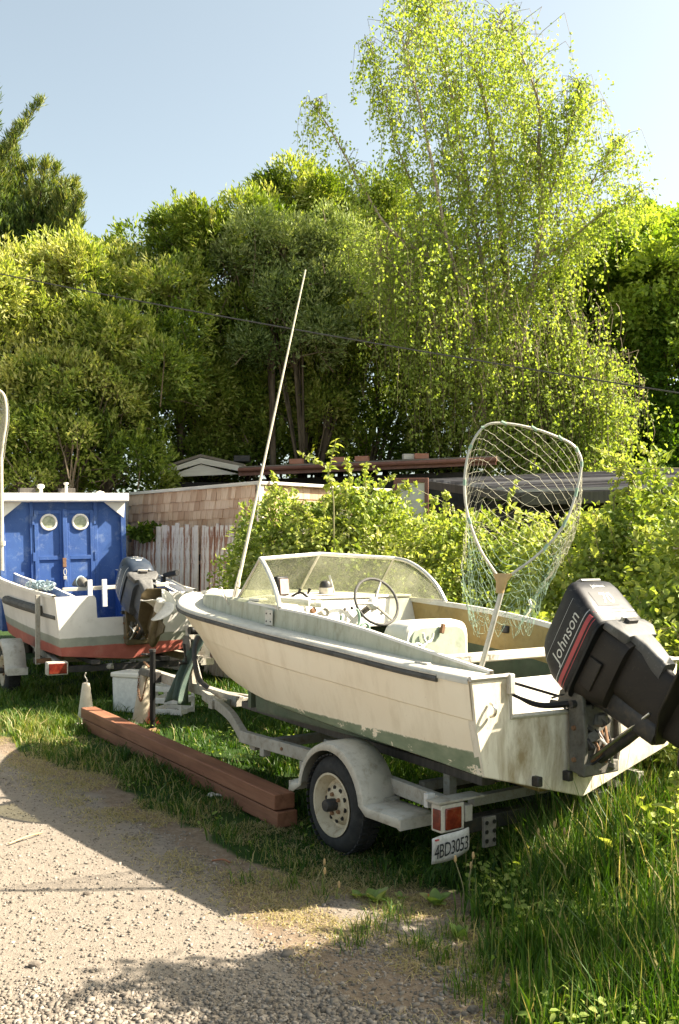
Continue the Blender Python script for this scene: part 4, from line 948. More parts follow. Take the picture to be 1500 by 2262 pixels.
    for i in range(0, 25):
        d = P[i + 1] - P[i]; c = (P[i] + P[i + 1]) / 2; d = nrm(d); s1 = nrm(np.cross(d, (0, 1, .2 if i % 2 else 5)))
        ch.tube([c + .018 * math.cos(a) * d + .010 * math.sin(a) * s1 for a in np.linspace(0, 6.28, 8)[:-1]], .0035, 4, closed=True)
    props(ch.build('safety_chain', M['rust'], root), kind='stuff')
    return root
trailer_root = trailer()

def cloth():
    o = empty('canvas_cloth', tuple(BO), (0, 0, BA), 'crumpled dark green canvas hung over the trailer tongue under the bow', 'cloth')
    rg = []
    for i, t in enumerate(np.linspace(0, 1, 16)):
        row = []
        for j, a in enumerate(np.linspace(-1, 1, 18)):
            wdt = .05 + .09 * t; x = 4.36 + a * wdt + .02 * math.sin(5 * t + 2 * a) + .10 * t; y = .10 + .045 * math.sin(a * 7 + 2 * t) * (.4 + t) + .05 * t - .14 * (1 - t) ** 2
            row.append((x, y, .93 - .56 * t + .03 * math.sin(a * 4 + 1)))
        rg.append(row)
    c = MB().loft(rg, closed=False, cap=False).build('drape', M['cloth'], o, 180); s = c.modifiers.new('t', 'SOLIDIFY'); s.thickness = .006
    P = crom([(4.26, .04, .94), (4.20, .11, .84), (4.16, .12, .70), (4.12, .10, .58), (4.04, .06, .52)], 18)
    MB().tube(P, .022, 8, flat=.3).build('strap', M['darkmetal'], o)
cloth()
# ------------------------------------------------------------------ OUTBOARD MOTORS (upright frame: x forward, y port, z up; then tilted about y)
def superring(x0, x1, hw, z, n=40, e=.42, front=1.0, aft=1.0):
    out = []; cx, hx = (x0 + x1) / 2, (x1 - x0) / 2
    for k in range(n):
        a = 2 * math.pi * k / n; ca, sa = math.cos(a), math.sin(a)
        x = cx + hx * math.copysign(abs(ca) ** e, ca); f = (x - x0) / (x1 - x0)
        out.append((x, hw * (aft + (front - aft) * f) * math.copysign(abs(sa) ** e, sa), z))
    return out
def wrap(me, bvh, frame, off):
    "press flat lettering (x right, y up) against a surface: frame(x, y) -> origin, direction"
    bm = bmesh.new(); bm.from_mesh(me)
    bmesh.ops.subdivide_edges(bm, edges=[e for e in bm.edges if e.calc_length() > .03], cuts=2)
    miss = []
    for v in bm.verts:
        o, d = frame(v.co.x, v.co.y); hit = bvh.ray_cast(Vector(o), Vector(d))
        if hit[0] is None: miss.append(v)
        else: v.co = hit[0] - Vector(d) * off
    bmesh.ops.delete(bm, geom=miss, context='VERTS')
    bm.to_mesh(me); bm.free(); return me
def grid_mesh(x0, x1, y0, y1, nx_, ny_, mat, name, slant=0.0):
    V = [(x0 + (x1 - x0) * i / nx_ + slant * (y1 - y0) * j / ny_, y0 + (y1 - y0) * j / ny_, 0) for j in range(ny_ + 1) for i in range(nx_ + 1)]
    F = [(j * (nx_ + 1) + i, j * (nx_ + 1) + i + 1, (j + 1) * (nx_ + 1) + i + 1, (j + 1) * (nx_ + 1) + i) for j in range(ny_) for i in range(nx_)]
    me = bpy.data.meshes.new(name); me.from_pydata(V, [], F); me.materials.append(mat); return me
def outboard(parent_loc, ang, tilt, style, sc=1.0, lean=0.0):
    root = empty('outboard_motor', parent_loc, (lean, 0, ang))
    T = Matrix.Rotation(R(tilt), 4, 'Y') @ Matrix.Scale(sc, 4)
    J = style == 'johnson'
    cm, lm = (M['johnson'], M['johnleg']) if J else (M['yamaha'], M['yamleg'])
    e = .25 if J else .52; af = .97 if J else .84
    secs = [(.045, -.462, -.030, .182), (.06, -.472, -.020, .190), (.17, -.505, -.038, .188), (.25, -.528, -.085, .180), (.295, -.535, -.125, .170), (.318, -.528, -.155, .155), (.332, -.505, -.19, .125), (.335, -.46, -.24, .07)] if J else \
           [(.02, -.50, -.03, .165), (.06, -.515, -.015, .176), (.18, -.51, -.01, .180), (.29, -.47, -.02, .168), (.37, -.42, -.05, .14), (.415, -.36, -.09, .10), (.43, -.30, -.14, .05)]
    rings = [superring(x0, x1, hw, z, e=e, front=1.0, aft=af) for z, x0, x1, hw in secs]
    cb = MB().loft(rings)
    bv = BVHTree.FromPolygons([tuple(p) for p in cb.v], [tuple(f) for f in cb.f])
    def place(mb, name, mats, par, **k):
        mb.v = [T @ p for p in mb.v]; return mb.build(name, mats, par, **k)
    cowl = place(cb, 'cowl', cm, root, smooth=32)
    def stick(me, name, par):
        me.transform(T); o = link(name, me, par); return o
    place(MB().loft([superring((-.468 if J else -.499), -.020, (.191 if J else .181), z, e=e, aft=af) for z in (.030, .044)]), 'seam', M['black'], cowl)
    side = lambda cx, cz, ca=1, sa=0: (lambda x, y: ((cx - (x * ca - y * sa), .6, cz + x * sa + y * ca), (0, -1, 0)))
    back = lambda cz: (lambda x, y: ((-1.2, -x, cz + y), (1, 0, 0)))
    if J:
        stick(wrap(text_mesh('Johnson', .088, M['letter'], 0, 'lettering', shear=.25), bv, side(-.285, .178), .002), 'lettering', cowl)
        for z0, z1, mt in ((.088, .112, M['redstripe']), (.126, .131, M['greystripe']), (.072, .076, M['redstripe']), (.238, .240, M['greystripe'])):
            stick(wrap(grid_mesh(-.24, .22, z0, z1, 24, 2, mt, 'stripe'), bv, side(-.26, 0), .002), 'stripe', cowl)
        stick(wrap(grid_mesh(-.13, .13, .062, .082, 12, 2, M['white'], 'stripe'), bv, back(0), .002), 'stripe', cowl)
        stick(wrap(grid_mesh(-.14, .14, .098, .104, 12, 2, M['white'], 'stripe'), bv, back(0), .002), 'stripe', cowl)
        stick(wrap(grid_mesh(-.10, .06, .135, .225, 10, 6, M['black'], 'badge'), bv, back(0), .0015), 'badge', cowl)
        stick(wrap(text_mesh('70', .095, M['white'], 0, 'lettering', shear=.1), bv, back(.178), .003), 'lettering', cowl)
        me = text_mesh('Johnson', .03, M['letter'], 0, 'lettering'); stick(wrap(me, bv, back(.262), .003), 'lettering', cowl)
        place(MB().tube([(-.515, -.085, .322), (-.530, -.07, .318), (-.530, .07, .318), (-.515, .085, .322)], .012, 8), 'handle', M['johnfade'], cowl)
        place(MB().box((-.500, 0, .322), (.035, .13, .022), (0, .3, 0)), 'handle_recess', M['ochre'], cowl)
    else:
        stick(wrap(text_mesh('YAMAHA', .075, M['white'], 0, 'lettering', shear=.1), bv, side(-.235, .215), .002), 'lettering', cowl)
        stick(wrap(text_mesh('70', .07, M['white'], 0, 'lettering', shear=.1), bv, back(.30), .003), 'lettering', cowl)
        stick(wrap(text_mesh('YAMAHA', .032, M['white'], 0, 'lettering'), bv, back(.235), .003), 'lettering', cowl)
        me = bpy.data.meshes.new('emblem'); me.from_pydata([(.032 * math.cos(a), .016 * math.sin(a), 0) for a in np.linspace(0, 6.28, 20)[:-1]], [], [tuple(range(19))]); me.materials.append(M['white'])
        stick(wrap(me, bv, back(.18), .0025), 'emblem', cowl)
        stick(wrap(grid_mesh(-.24, .22, .09, .10, 24, 1, M['greystripe'], 'stripe'), bv, side(-.26, 0), .002), 'stripe', cowl)
    # lower pan and its faded back plate
    place(MB().loft([superring(-.435, -.06, .125, -.13, e=.4), superring(-.445, -.05, .150, -.08, e=.38, aft=.85), superring(-.452, -.035, .168, .028, e=.34, aft=.84)]), 'lower_pan', lm, root, smooth=32)
    bp = place(MB().loft([superring(-.478, -.43, .150, .026, e=.3), superring(-.484, -.43, .150, -.03, e=.3), superring(-.47, -.41, .105, -.10, e=.3)]), 'back_plate', M['johnfade'], root, smooth=32)
    place(MB().box((-.488, 0, -.005), (.03, .075, .028)), 'latch', M['darkmetal'], bp, bevel=.004)
    place(MB().box((-.48, 0, .018), (.045, .10, .012)), 'latch_hood', M['trim'], bp, bevel=.003)
    if J: place(MB().box((-.20, .155, -.02), (.16, .012, .085)), 'side_panel', lm, root, bevel=.004)
    # leg
    leg = place(MB().loft([superring(-.47, -.14, .098, -.10, e=.5, aft=.8), superring(-.445, -.14, .094, -.17, e=.55, aft=.75), superring(-.42, -.13, .08, -.25, e=.6, aft=.6), superring(-.40, -.11, .062, -.34, e=.65, aft=.5), superring(-.41, -.08, .05, -.43, e=.7, aft=.4)]), 'leg', lm, root, smooth=32)
    place(MB().loft([superring(-.472, -.40, .075, -.10, e=.4), superring(-.466, -.38, .062, -.17, e=.4), superring(-.435, -.34, .045, -.30, e=.4)]), 'leg_cover', M['johnfade'], leg, smooth=32)
    place(MB().box((-.39, .055, -.115), (.05, .012, .02)).box((-.45, .06, -.115), (.02, .012, .03)), 'hinge', M['alu'], leg, bevel=.003)
    lu = lm if J else M['bronze']
    place(MB().prism([(-.60, -.10, -.435), (-.54, -.14, -.435), (-.25, -.13, -.435), (-.06, -.035, -.435), (-.06, .035, -.435), (-.25, .13, -.435), (-.54, .14, -.435), (-.60, .10, -.435)], (0, 0, .014)), 'cavitation_plate', lu, leg, bevel=.004)
    gc = place(MB().loft([[(x, r_ * math.cos(a), -.59 + r_ * math.sin(a)) for a in np.linspace(0, 6.283, 17)[:-1]] for x, r_ in ((-.02, .006), (-.05, .032), (-.12, .054), (-.28, .060), (-.42, .052), (-.46, .045))]), 'gearcase', lu, leg, smooth=50)
    place(MB().loft([superring(-.42, -.10, .036, -.43, e=.8, aft=.3), superring(-.40, -.12, .03, -.57, e=.8, aft=.3)]), 'strut', lu, leg)
    place(MB().prism([(-.16, -.008, -.63), (-.40, -.008, -.63), (-.44, -.008, -.80), (-.36, -.008, -.80)], (0, .016, 0)), 'skeg', lu, leg, bevel=.004)
    pr = place(MB().lathe([(.050, 0), (.052, .03), (.046, .12), (.036, .13), (0, .132)], (-.46, 0, -.59), (-1, 0, 0), 20), 'propeller', M['prop'] if not J else M['darkmetal'], leg)
    for k in range(3):
        a0 = k * 2 * math.pi / 3 + .55; g = []
        for r_, wd, ch in ((.045, .55, .0), (.09, .75, .0), (.14, .78, .0), (.175, .55, .0), (.19, .22, .0)):
            g.append([(-.52 + .55 * (r_ ** .3 - .4) * 0 + .085 * t * wd / .75, r_ * math.cos(a0 + t * wd), -.59 + r_ * math.sin(a0 + t * wd)) for t in np.linspace(-1, 1, 7)])
        mb = MB(); mb.loft(g, closed=False, cap=False); o = place(mb, 'blade', M['prop'] if not J else M['darkmetal'], pr, smooth=60)
        s = o.modifiers.new('t', 'SOLIDIFY'); s.thickness = .008; s.offset = 0
    # bracket on the transom: does not tilt
    bm_ = M['crust'] if J else M['bronze']
    for y in (.125, -.125):
        mb = MB(); mb.prism([(.10, y - .014, .06), (.12, y - .014, -.02), (.04, y - .014, -.03), (.035, y - .014, -.34), (-.045, y - .014, -.36), (-.075, y - .014, -.20), (-.05, y - .014, .05), (.03, y - .014, .09)], (0, .028, 0))
        b_ = mb.build('clamp_plate', bm_, root, bevel=.006)
        for z in (-.12, -.28): MB().lathe([(.014, 0), (.012, .012), (0, .013)], (.0, y + .014, z), (0, 1, 0), 6).build('bolt', M['rust'], b_)
        MB().tube([(.11, y, -.01), (.17, y, -.01)], .012, 8).build('clamp_screw', M['darkmetal'], b_)
    MB().box((-.030, 0, -.17), (.03, .23, .33)).box((-.035, 0, -.33), (.05, .27, .07)).build('bracket_foot', bm_, root, bevel=.012)
    MB().tube([(0, -.17, 0), (0, .17, 0)], .020, 12).build('tilt_tube', M['darkmetal'], root)
    sw = place(MB().loft([superring(-.15, .0, .075, .03, 20, .5), superring(-.17, -.02, .07, -.10, 20, .5), superring(-.16, -.05, .06, -.42, 20, .5)]), 'swivel_bracket', M['darkmetal'], root, smooth=40)
    pr_ = np.array(T @ Vector((-.16, 0, -.36)))
    MB().tube([(-.02, .0, -.30), np.array((-.02, 0, -.30)) * .5 + pr_ * .5, pr_], (.030, .028, .014), 12).build('tilt_ram', M['darkmetal'], root)
    MB().tube([(-.03, .07, -.29), tuple(pr_ + (0, .05, .03))], .009, 8).build('trim_rod', M['steel'], root)
    MB().tube([(-.03, -.07, -.29), tuple(pr_ + (0, -.05, .03))], .009, 8).build('trim_rod', M['steel'], root)
    r = np.random.default_rng(4 if J else 9)
    for k in range(12):
        a = np.array((.12 + .05 * r.random(), r.uniform(-.12, .14), .0 + .05 * r.random())); b = np.array(T @ Vector((-.06 - .1 * r.random(), r.uniform(-.1, .12), -.06)))
        m_ = (a + b) / 2 + np.array((.03, r.uniform(-.05, .05), r.uniform(-.10, .05)))
        MB().tube(crom([a, m_, b], 14), r.uniform(.005, .011), 6).build('hose', M['black'], root)
    for k in range(9):
        a = np.array((-.03, r.uniform(-.09, .10), -.10 - .05 * r.random())); b = np.array((-.05 + r.uniform(-.04, .03), r.uniform(-.10, .10), -.30))
        MB().tube(crom([a, (a + b) / 2 + np.array((-.05, r.uniform(-.05, .05), 0)), b], 10), r.uniform(.004, .008), 6).build('wire', M['alu'] if k == 3 else M['black'] if k % 2 else M['rust'], root)
    for k in range(10):
        q = (-.045 - .03 * r.random(), r.uniform(-.10, .11), r.uniform(-.33, -.06)); sz = r.uniform(.025, .06, 3)
        MB().box(q, sz, tuple(r.uniform(-.6, .6, 3)), taper=.8).build('corroded_fitting', M['crust'] if k % 3 else M['darkmetal'], root, bevel=.006)
    for s_ in (1, -1): place(MB().beam((-.03, s_ * .05, -.04), (.08, s_ * .055, -.05), .012, .02).tube([(.07, s_ * .055, -.05), (.07, s_ * .0, -.05)], .008, 6), 'steering_arm', M['darkmetal'], root)
    return root
def loc(s, w_, z, O=BO, A=BA):
    return tuple(O + np.array((math.cos(A) * s - math.sin(A) * w_, math.sin(A) * s + math.cos(A) * w_, z)))
m1 = outboard(loc(-.075, 0, .90), BA, 61, 'johnson')
props(m1, 'black outboard motor with red stripe tilted up on the stern of the cream boat', 'outboard motor', 'outboard motors')

# ------------------------------------------------------------------ LANDING NET standing in the boat
def landing_net():
    Y = 5.14; base = at(1062, 1478, 5.16); base[2] -= .33
    root = empty('landing_net', base, (0, 0, 0), 'big landing net with pale pear shaped hoop standing upright in the cream boat', 'landing net')
    P = lambda px, py, y=Y: at(px, py, y) - base
    hoop = crom([P(*p, Y + (1275 - p[1]) * .0002) for p in ((1096, 1268), (1060, 1212), (1034, 1140), (1026, 1072), (1034, 1004), (1054, 960), (1080, 937), (1124, 936), (1180, 947), (1228, 964), (1264, 982), (1282, 1008), (1284, 1036), (1272, 1092), (1252, 1148), (1220, 1194), (1180, 1232), (1128, 1270))], 70)
    MB().tube(hoop, .0072, 8).build('hoop', M['pole'], root)
    j0, j1 = P(1110, 1300), P(1062, 1478, 5.16)
    j1b = j1 + (j1 - j0) * .55
    MB().tube([j0, j1b], .0145, 10).build('handle', M['pole'], root)
    a, b, c = P(1092, 1266), P(1131, 1268), P(1104, 1310)
    MB().loft([[c + np.array((.021 * math.cos(t), .021 * math.sin(t), 0)) for t in np.linspace(0, 6.28, 13)[:-1]], [(a + b) / 2 * .6 + c * .4 + np.array((.03 * math.cos(t), .022 * math.sin(t), 0)) for t in np.linspace(0, 6.28, 13)[:-1]],
               [(a + b) / 2 * .85 + c * .15 + np.array((.046 * math.cos(t), .02 * math.sin(t), 0)) for t in np.linspace(0, 6.28, 13)[:-1]], [(a + b) / 2 + np.array((.052 * math.cos(t), .014 * math.sin(t), .0)) for t in np.linspace(0, 6.28, 13)[:-1]]]).build('yoke', M['tan'], root, 60)
    # bag: diamond mesh from the hoop down to a gathered bottom behind the handle
    bot = P(1088, 1395, Y + .16)
    def sheet(h0, h1, nu, nv, swing, mats):
        seg = hoop[h0:h1]; u = np.linspace(0, len(seg) - 1, nu); top = np.array([[np.interp(x, range(len(seg)), seg[:, k]) for k in range(3)] for x in u])
        G_ = np.zeros((nv, nu, 3)); r = np.random.default_rng(h0)
        for i in range(nv):
            t = i / (nv - 1)
            zb = bot[2] + .04 * np.sin(np.arange(nu) * .9); z = top[:, 2] * (1 - t) + zb * t
            cx = bot[0] + (top[:, 0] - bot[0]) * (1 - .50 * t ** 1.8 + .04 * math.sin(math.pi * t)) + .02 * math.sin(6 * t)
            y = top[:, 1] + swing * math.sin(math.pi * min(1, t * .8)) + .16 * t
            G_[i] = np.stack([cx, y, z], 1) + r.normal(0, .006, (nu, 3)) * min(1, 4 * t)
        lines = [[], []]
        for i in range(nv - 1):
            for j in range(nu):
                if (i + j) % 2: continue
                for dj in (-1, 1):
                    if 0 <= j + dj < nu:
                        m_ = (G_[i, j] + G_[i + 1, j + dj]) / 2 + np.array((0, 0, -.004))
                        lines[0 if (mats == 0 and i < nv * .55) else 1].append([G_[i, j], m_, G_[i + 1, j + dj]])
        return lines
    tan, green = [], []
    l = sheet(10, 62, 34, 40, .12, 0); tan += l[0]; green += l[1]
    l = sheet(0, 12, 13, 17, .02, 1); green += l[0] + l[1]
    l = sheet(58, 70, 13, 17, .04, 1); green += l[0] + l[1]
    for nm, ln, mt in (('net', tan, 'nettan'), ('net', green, 'netgreen')):
        ln = np.array(ln); Vv, Ff = tubes(ln, np.full(ln.shape[:2], .00095))
        props(link(nm, np_mesh(nm, Vv, Ff, M[mt]), root), kind='stuff')
    for k in range(7, 66, 5): MB().tube([hoop[k] + (0, 0, .006), hoop[k + 1] + (0, 0, -.004)], .0088, 8).build('lashing', M['netgreen'], root)
landing_net()
# ------------------------------------------------------------------ THE BLUE CABIN BOAT
KO = np.array((-2.36, 11.23, 0)); KA = R(118)
KS = crom([  # s, gunwale half, sheer, chine half, chine z, keel z
    (0, .815, 1.20, .75, .55, .47), (1, .87, 1.24, .80, .56, .47), (2, .91, 1.29, .82, .58, .47), (3, .92, 1.35, .80, .62, .48), (4, .85, 1.45, .66, .70, .52), (5, .60, 1.58, .38, .86, .62), (5.7, .25, 1.7, .1, 1.1, .85), (6, .0, 1.76, 0, 1.35, 1.2)], 50)
def blueboat():
    root = empty('cabin_boat', KO, (R(-1.5), 0, KA), 'white workboat with blue cabin doors, portholes and red bottom paint', 'boat')
    def section(b):
        s, wg, zg, wc, zc, zk = b[:6]
        pts = [(s, wc + (wg - wc) * t, zc + (zg - zc) * t) for t in (1, .75, .5, .25, 0)] + [(s, wc * .5, (zc + zk) / 2)]
        return pts + [(s, 0, zk)] + [(p[0], -p[1], p[2]) for p in pts[::-1]]
    MB().loft([section(b) for b in KS], cap=False, closed=False).build('hull', M['redhull'], root, 25)
    outer = [(.815, 1.20), (.75, .55), (0, .47), (-.75, .55), (-.815, 1.20)]
    top = [(-.40, 1.215), (-.40, 1.23), (-.36, 1.10), (-.345, .95), (.36, .95), (.37, 1.18), (.40, 1.21)]
    MB().prism([(-.014, y, z) for y, z in outer + [(-.50, 1.20), (-.415, 1.19), (-.375, 1.12), (-.365, .95), (.35, .95), (.36, 1.17), (.38, 1.20)]], (.045, 0, 0)).build('transom', M['redhull'], root, bevel=.006)
    # side decks and inner side
    def strip(f0, f1, s0, s1, n=16): return [[f0(s), f1(s)] for s in np.linspace(s0, s1, n)]
    kb = lambda s, k: float(np.interp(s, KS[:, 0], KS[:, k]))
    for g in (1, -1):
        mb = MB()
        rg = []
        for s in np.linspace(.03, 3.0, 16):
            w_, z = kb(s, 1), kb(s, 2)
            rg.append([(s, g * (w_ + .012), z - .02), (s, g * (w_ + .012), z + .02), (s, g * (w_ - .03), z + .02), (s, g * (w_ - .035), z - .05), (s, g * (w_ - .20), z - .05), (s, g * (w_ - .205), z + .06 * min(1, s)), (s, g * (w_ - .24), z + .06 * min(1, s)), (s, g * (w_ - .25), .62)])
        mb.loft(rg, closed=False, cap=False, mats=[0, 0, 0, 0, 1, 0, 1]); mb.build('side_deck', [M['deck'], M['bluedark']], root, 30)
    MB().tube([(s, .925 if 0 else kb(s, 1) * .965 + .03, kb(s, 2) * .55 + .36) for s in np.linspace(.55, 2.4, 10)], .055, 10).build('rub_roller', M['rail'], root)
    MB().tube([(s, kb(s, 1) * .95 + .012, kb(s, 2) * .55 + .31) for s in np.linspace(.06, .75, 5)], .026, 8).build('rubbing_strip', M['rail'], root)
    MB().tube([(.05, -.70, 1.235), (.8, -.80, 1.29), (1.6, -.86, 1.36)], .016, 8).build('side_rail', M['alu'], root)
    MB().box((1.5, 0, .58), (3.0, 1.3, .04)).build('cockpit_floor', M['bluedark'], root, 0)
    # stern thwart rail with two white uprights, bait board
    MB().beam((.55, .60, 1.255), (.55, -.66, 1.27), .05, .045).build('cross_rail', M['thwart'], root, bevel=.006)
    for y in (.30, .13): MB().box((.50, y, 1.20), (.03, .055, .32)).build('upright', M['white'], root, bevel=.004)
    MB().box((.35, -.55, 1.15), (.35, .16, .10)).build('bait_box', M['deck'], root, bevel=.01)
    MB().box((.17, -.55, 1.16), (.01, .11, .05)).build('bait_box_opening', M['black'], root)
    # steel rod holders on the port side deck
    for s in (1.35,): 
        mb = MB()
        mb.tube(crom([(s, .80, 1.36), (s - .02, .80, 1.27), (s - .10, .74, 1.25), (s - .18, .66, 1.27), (s - .19, .64, 1.36)], 18), .014, 7); mb.tube([(s - .1, .74, 1.25), (s - .1, .74, 1.18)], .018, 8); mb.build('rod_holder', M['steel'], root)
    MB().tube([(1.05, -.78, 1.36), (.95, -.83, 1.385)], .03, 10).tube([(.98, -.81, 1.37), (.85, -.88, 1.395)], .038, 12).box((1.05, -.76, 1.31), (.06, .05, .08)).build('rod_holder', M['black'], root)
    # cabin
    s0, W, Z0, Z1 = 3.05, .865, .62, 2.385
    cab = MB().box((s0 + .9, 0, (Z0 + Z1) / 2), (1.7, 2 * W - .02, Z1 - Z0)).build('cabin', M['blue'], root, 0)
    MB().box((s0 + .85, 0, Z1 + .05), (1.95, 2 * W + .06, .12)).build('cabin_roof', M['white'], cab, bevel=.02)
    for g in (1, -1):
        MB().box((s0 + .03, g * (W - .03), (Z0 + Z1) / 2), (.06, .07, Z1 - Z0)).build('corner_post', M['blue'], cab, bevel=.004)
        MB().prism([(s0 - .004, g * (W - .0), Z1 - .01), (s0 - .004, g * (W - .30), Z1 - .01), (s0 - .004, g * (W - .02), Z1 - .24)], (.03, 0, 0)).build('corner_gusset', M['deck'], cab, bevel=.003)
        MB().box((s0 + .04, g * .44, (Z0 + Z1) / 2), (.05, .05, Z1 - Z0)).build('door_post', M['blue'], cab, bevel=.004)
    for g, yc in ((1, .212), (-1, -.212)):
        d = MB().box((s0 + .035, yc, 1.46), (.03, .40, 1.60)).build('door', M['blue'], cab, bevel=.003)
        f = MB()
        f.box((s0 + .012, yc + .172, 1.46), (.022, .055, 1.60)); f.box((s0 + .012, yc - .172, 1.46), (.022, .055, 1.60)); f.box((s0 + .012, yc, 2.235), (.022, .288, .05)); f.box((s0 + .012, yc, 1.60), (.022, .288, .055)); f.box((s0 + .012, yc, .69), (.022, .288, .06))
        f.build('door_frame', M['blue'], d, bevel=.003)
        c = (s0 + .018, yc + (.0 if g > 0 else -.01), 2.095)
        MB().lathe([(.088, 0), (.118, 0), (.118, .014), (.108, .022), (.094, .022), (.088, .012), (.088, 0)], c, (-1, 0, 0), 32, cap=False).build('porthole', M['deck'], d)
        MB().lathe([(.09, .004), (0, .005)], c, (-1, 0, 0), 28).build('pane', M['portglass'], d)
        for z in (2.12, 1.62, .9): MB().box((s0 + .0, yc + g * .212, z), (.016, .03, .12)).build('hinge', M['blue'], d, bevel=.002)
    MB().box((s0 - .014, .0, 1.46), (.03, .06, 1.62)).build('door_stile', M['blue'], cab, bevel=.004)
    hp = MB().box((s0 - .032, .02, 1.53), (.012, .05, .13)).build('hasp', M['rust'], cab, bevel=.003)
    MB().tube([(s0 - .045, .02 + .02 * math.cos(a), 1.40 + .045 * math.sin(a)) for a in np.linspace(0, 6.28, 14)[:-1]], .007, 6, closed=True).box((s0 - .045, .02, 1.32), (.02, .045, .05)).build('padlock', M['trim'], hp, bevel=.003)
    # roof fittings
    MB().box((s0 + .25, -.10, Z1 + .15), (.10, .22, .09)).build('roof_block', M['postwood'], cab, bevel=.006)
    MB().box((s0 + .25, .45, Z1 + .15), (.10, .22, .09)).build('roof_block', M['postwood'], cab, bevel=.006)
    MB().lathe([(.028, 0), (.024, .07), (.05, .09), (.05, .125), (.02, .14), (0, .14)], (s0 + .2, .27, Z1 + .11), n=16).build('roof_vent', M['deck'], cab)
    MB().lathe([(.02, 0), (.018, .13), (.034, .135), (.034, .16), (0, .165)], (s0 + .15, -.07, Z1 + .11), n=14).build('roof_light', M['deck'], cab)
    MB().lathe([(.05, 0), (.06, .03), (0, .05)], (s0 + .15, -.55, Z1 + .11), n=14).build('roof_light', M['deck'], cab)
    return root
t_ = NT('porthole_glass'); M['portglass'] = t_.done(t_.bsdf(t_.ramp(t_.noise(9, 5, .7), [(.35, (.16, .19, .11)), (.65, (.42, .43, .32))]), .15, 0, .7))
blueboat()
def ropes():
    r = np.random.default_rng(17)
    root = empty('rope_heap', loc(1.0, .79, 1.20, KO, KA), (0, 0, KA), 'heap of pale blue rope lying on the port side deck of the blue cabin boat', 'rope')
    for k in range(5):
        P = []
        for t in np.linspace(0, 1, 40):
            a = t * 18 + k; P.append((-.45 + .95 * t + .10 * math.cos(a) + r.normal(0, .012), .055 * math.sin(a * 1.1) - .01, .03 + .05 * abs(math.sin(a * .7 + k)) + .012 * k))
        MB().tube(crom(P, 120), .011, 6).build('coil', M['rope'], root)
    mb = MB(); rings = []
    for t in np.linspace(0, 1, 9): rings.append([(.42 + .30 * t, .07 * math.sin(math.pi * min(max(t, .08), .92)) * math.cos(a), .06 + .06 * math.sin(math.pi * min(max(t, .08), .92)) * math.sin(a)) for a in np.linspace(0, 6.28, 13)[:-1]])
    mb.loft(rings); mb.build('bundle', M['rope'], root, 60)
ropes()
def boots():
    p = loc(.62, .42, 1.275, KO, KA)
    root = empty('tackle_bundle', p, (0, 0, KA + .4), 'small dull bundle of tackle lying on the cross rail of the blue cabin boat', 'tackle')
    MB().loft([[(x, r_ * math.cos(a), r_ * .9 + r_ * math.sin(a)) for a in np.linspace(0, 6.28, 13)[:-1]] for x, r_ in ((-.12, .03), (-.08, .055), (0, .06), (.06, .045), (.12, .02))]).build('wrap', M['crust'], root, 60)
    MB().tube([(-.02, .062 * math.cos(a), .055 + .062 * math.sin(a)) for a in np.linspace(0, 6.28, 16)[:-1]], .008, 6, closed=True).build('tie', M['rope'], root)
boots()
m2 = outboard(loc(-.06, -.05, 1.0, KO, KA), KA, 56, 'yamaha', 1.12, R(-1.5))
props(m2, 'blue grey outboard motor with pale propeller tilted up on the blue cabin boat', 'outboard motor', 'outboard motors')
def net2():
    b = at(4, 1215, 11.6)
    root = empty('landing_net', b, (0, 0, 0), 'second landing net cut by the left edge of the photo, standing in the cabin boat', 'landing net')
    P = lambda px, py: at(px, py, 11.6) - b
    MB().tube([P(5, 1260), P(3, 1010)], .02, 8).tube([P(5, 1195), P(5, 1205)], .034, 10).build('handle', M['fibreglass'], root)
    hp = crom([P(3, 1012), P(8, 970), P(14, 930), P(13, 890), P(4, 866), P(-20, 858), P(-60, 862), P(-80, 890), P(-78, 940), P(-40, 990), P(-4, 1012)], 50)
    MB().tube(hp, .014, 8).build('hoop', M['fibreglass'], root)
    ln = []; c = P(-30, 1080)
    for k in range(0, 50, 1):
        for t in np.linspace(.0, .9, 10):
            a = hp[k] * (1 - t) + c * t; q = hp[(k + 1) % 50] * (1 - t - .1) + c * (t + .1); ln.append([a, (a + q) / 2 - (0, 0, .01), q])
            q = hp[k - 1] * (1 - t - .1) + c * (t + .1); ln.append([a, (a + q) / 2 - (0, 0, .01), q])
    ln = np.array(ln) + np.array((0, .1, 0)); Vv, Ff = tubes(ln, np.full(ln.shape[:2], .003)); props(link('net', np_mesh('net', Vv, Ff, M['nettan']), root), kind='stuff')
net2()
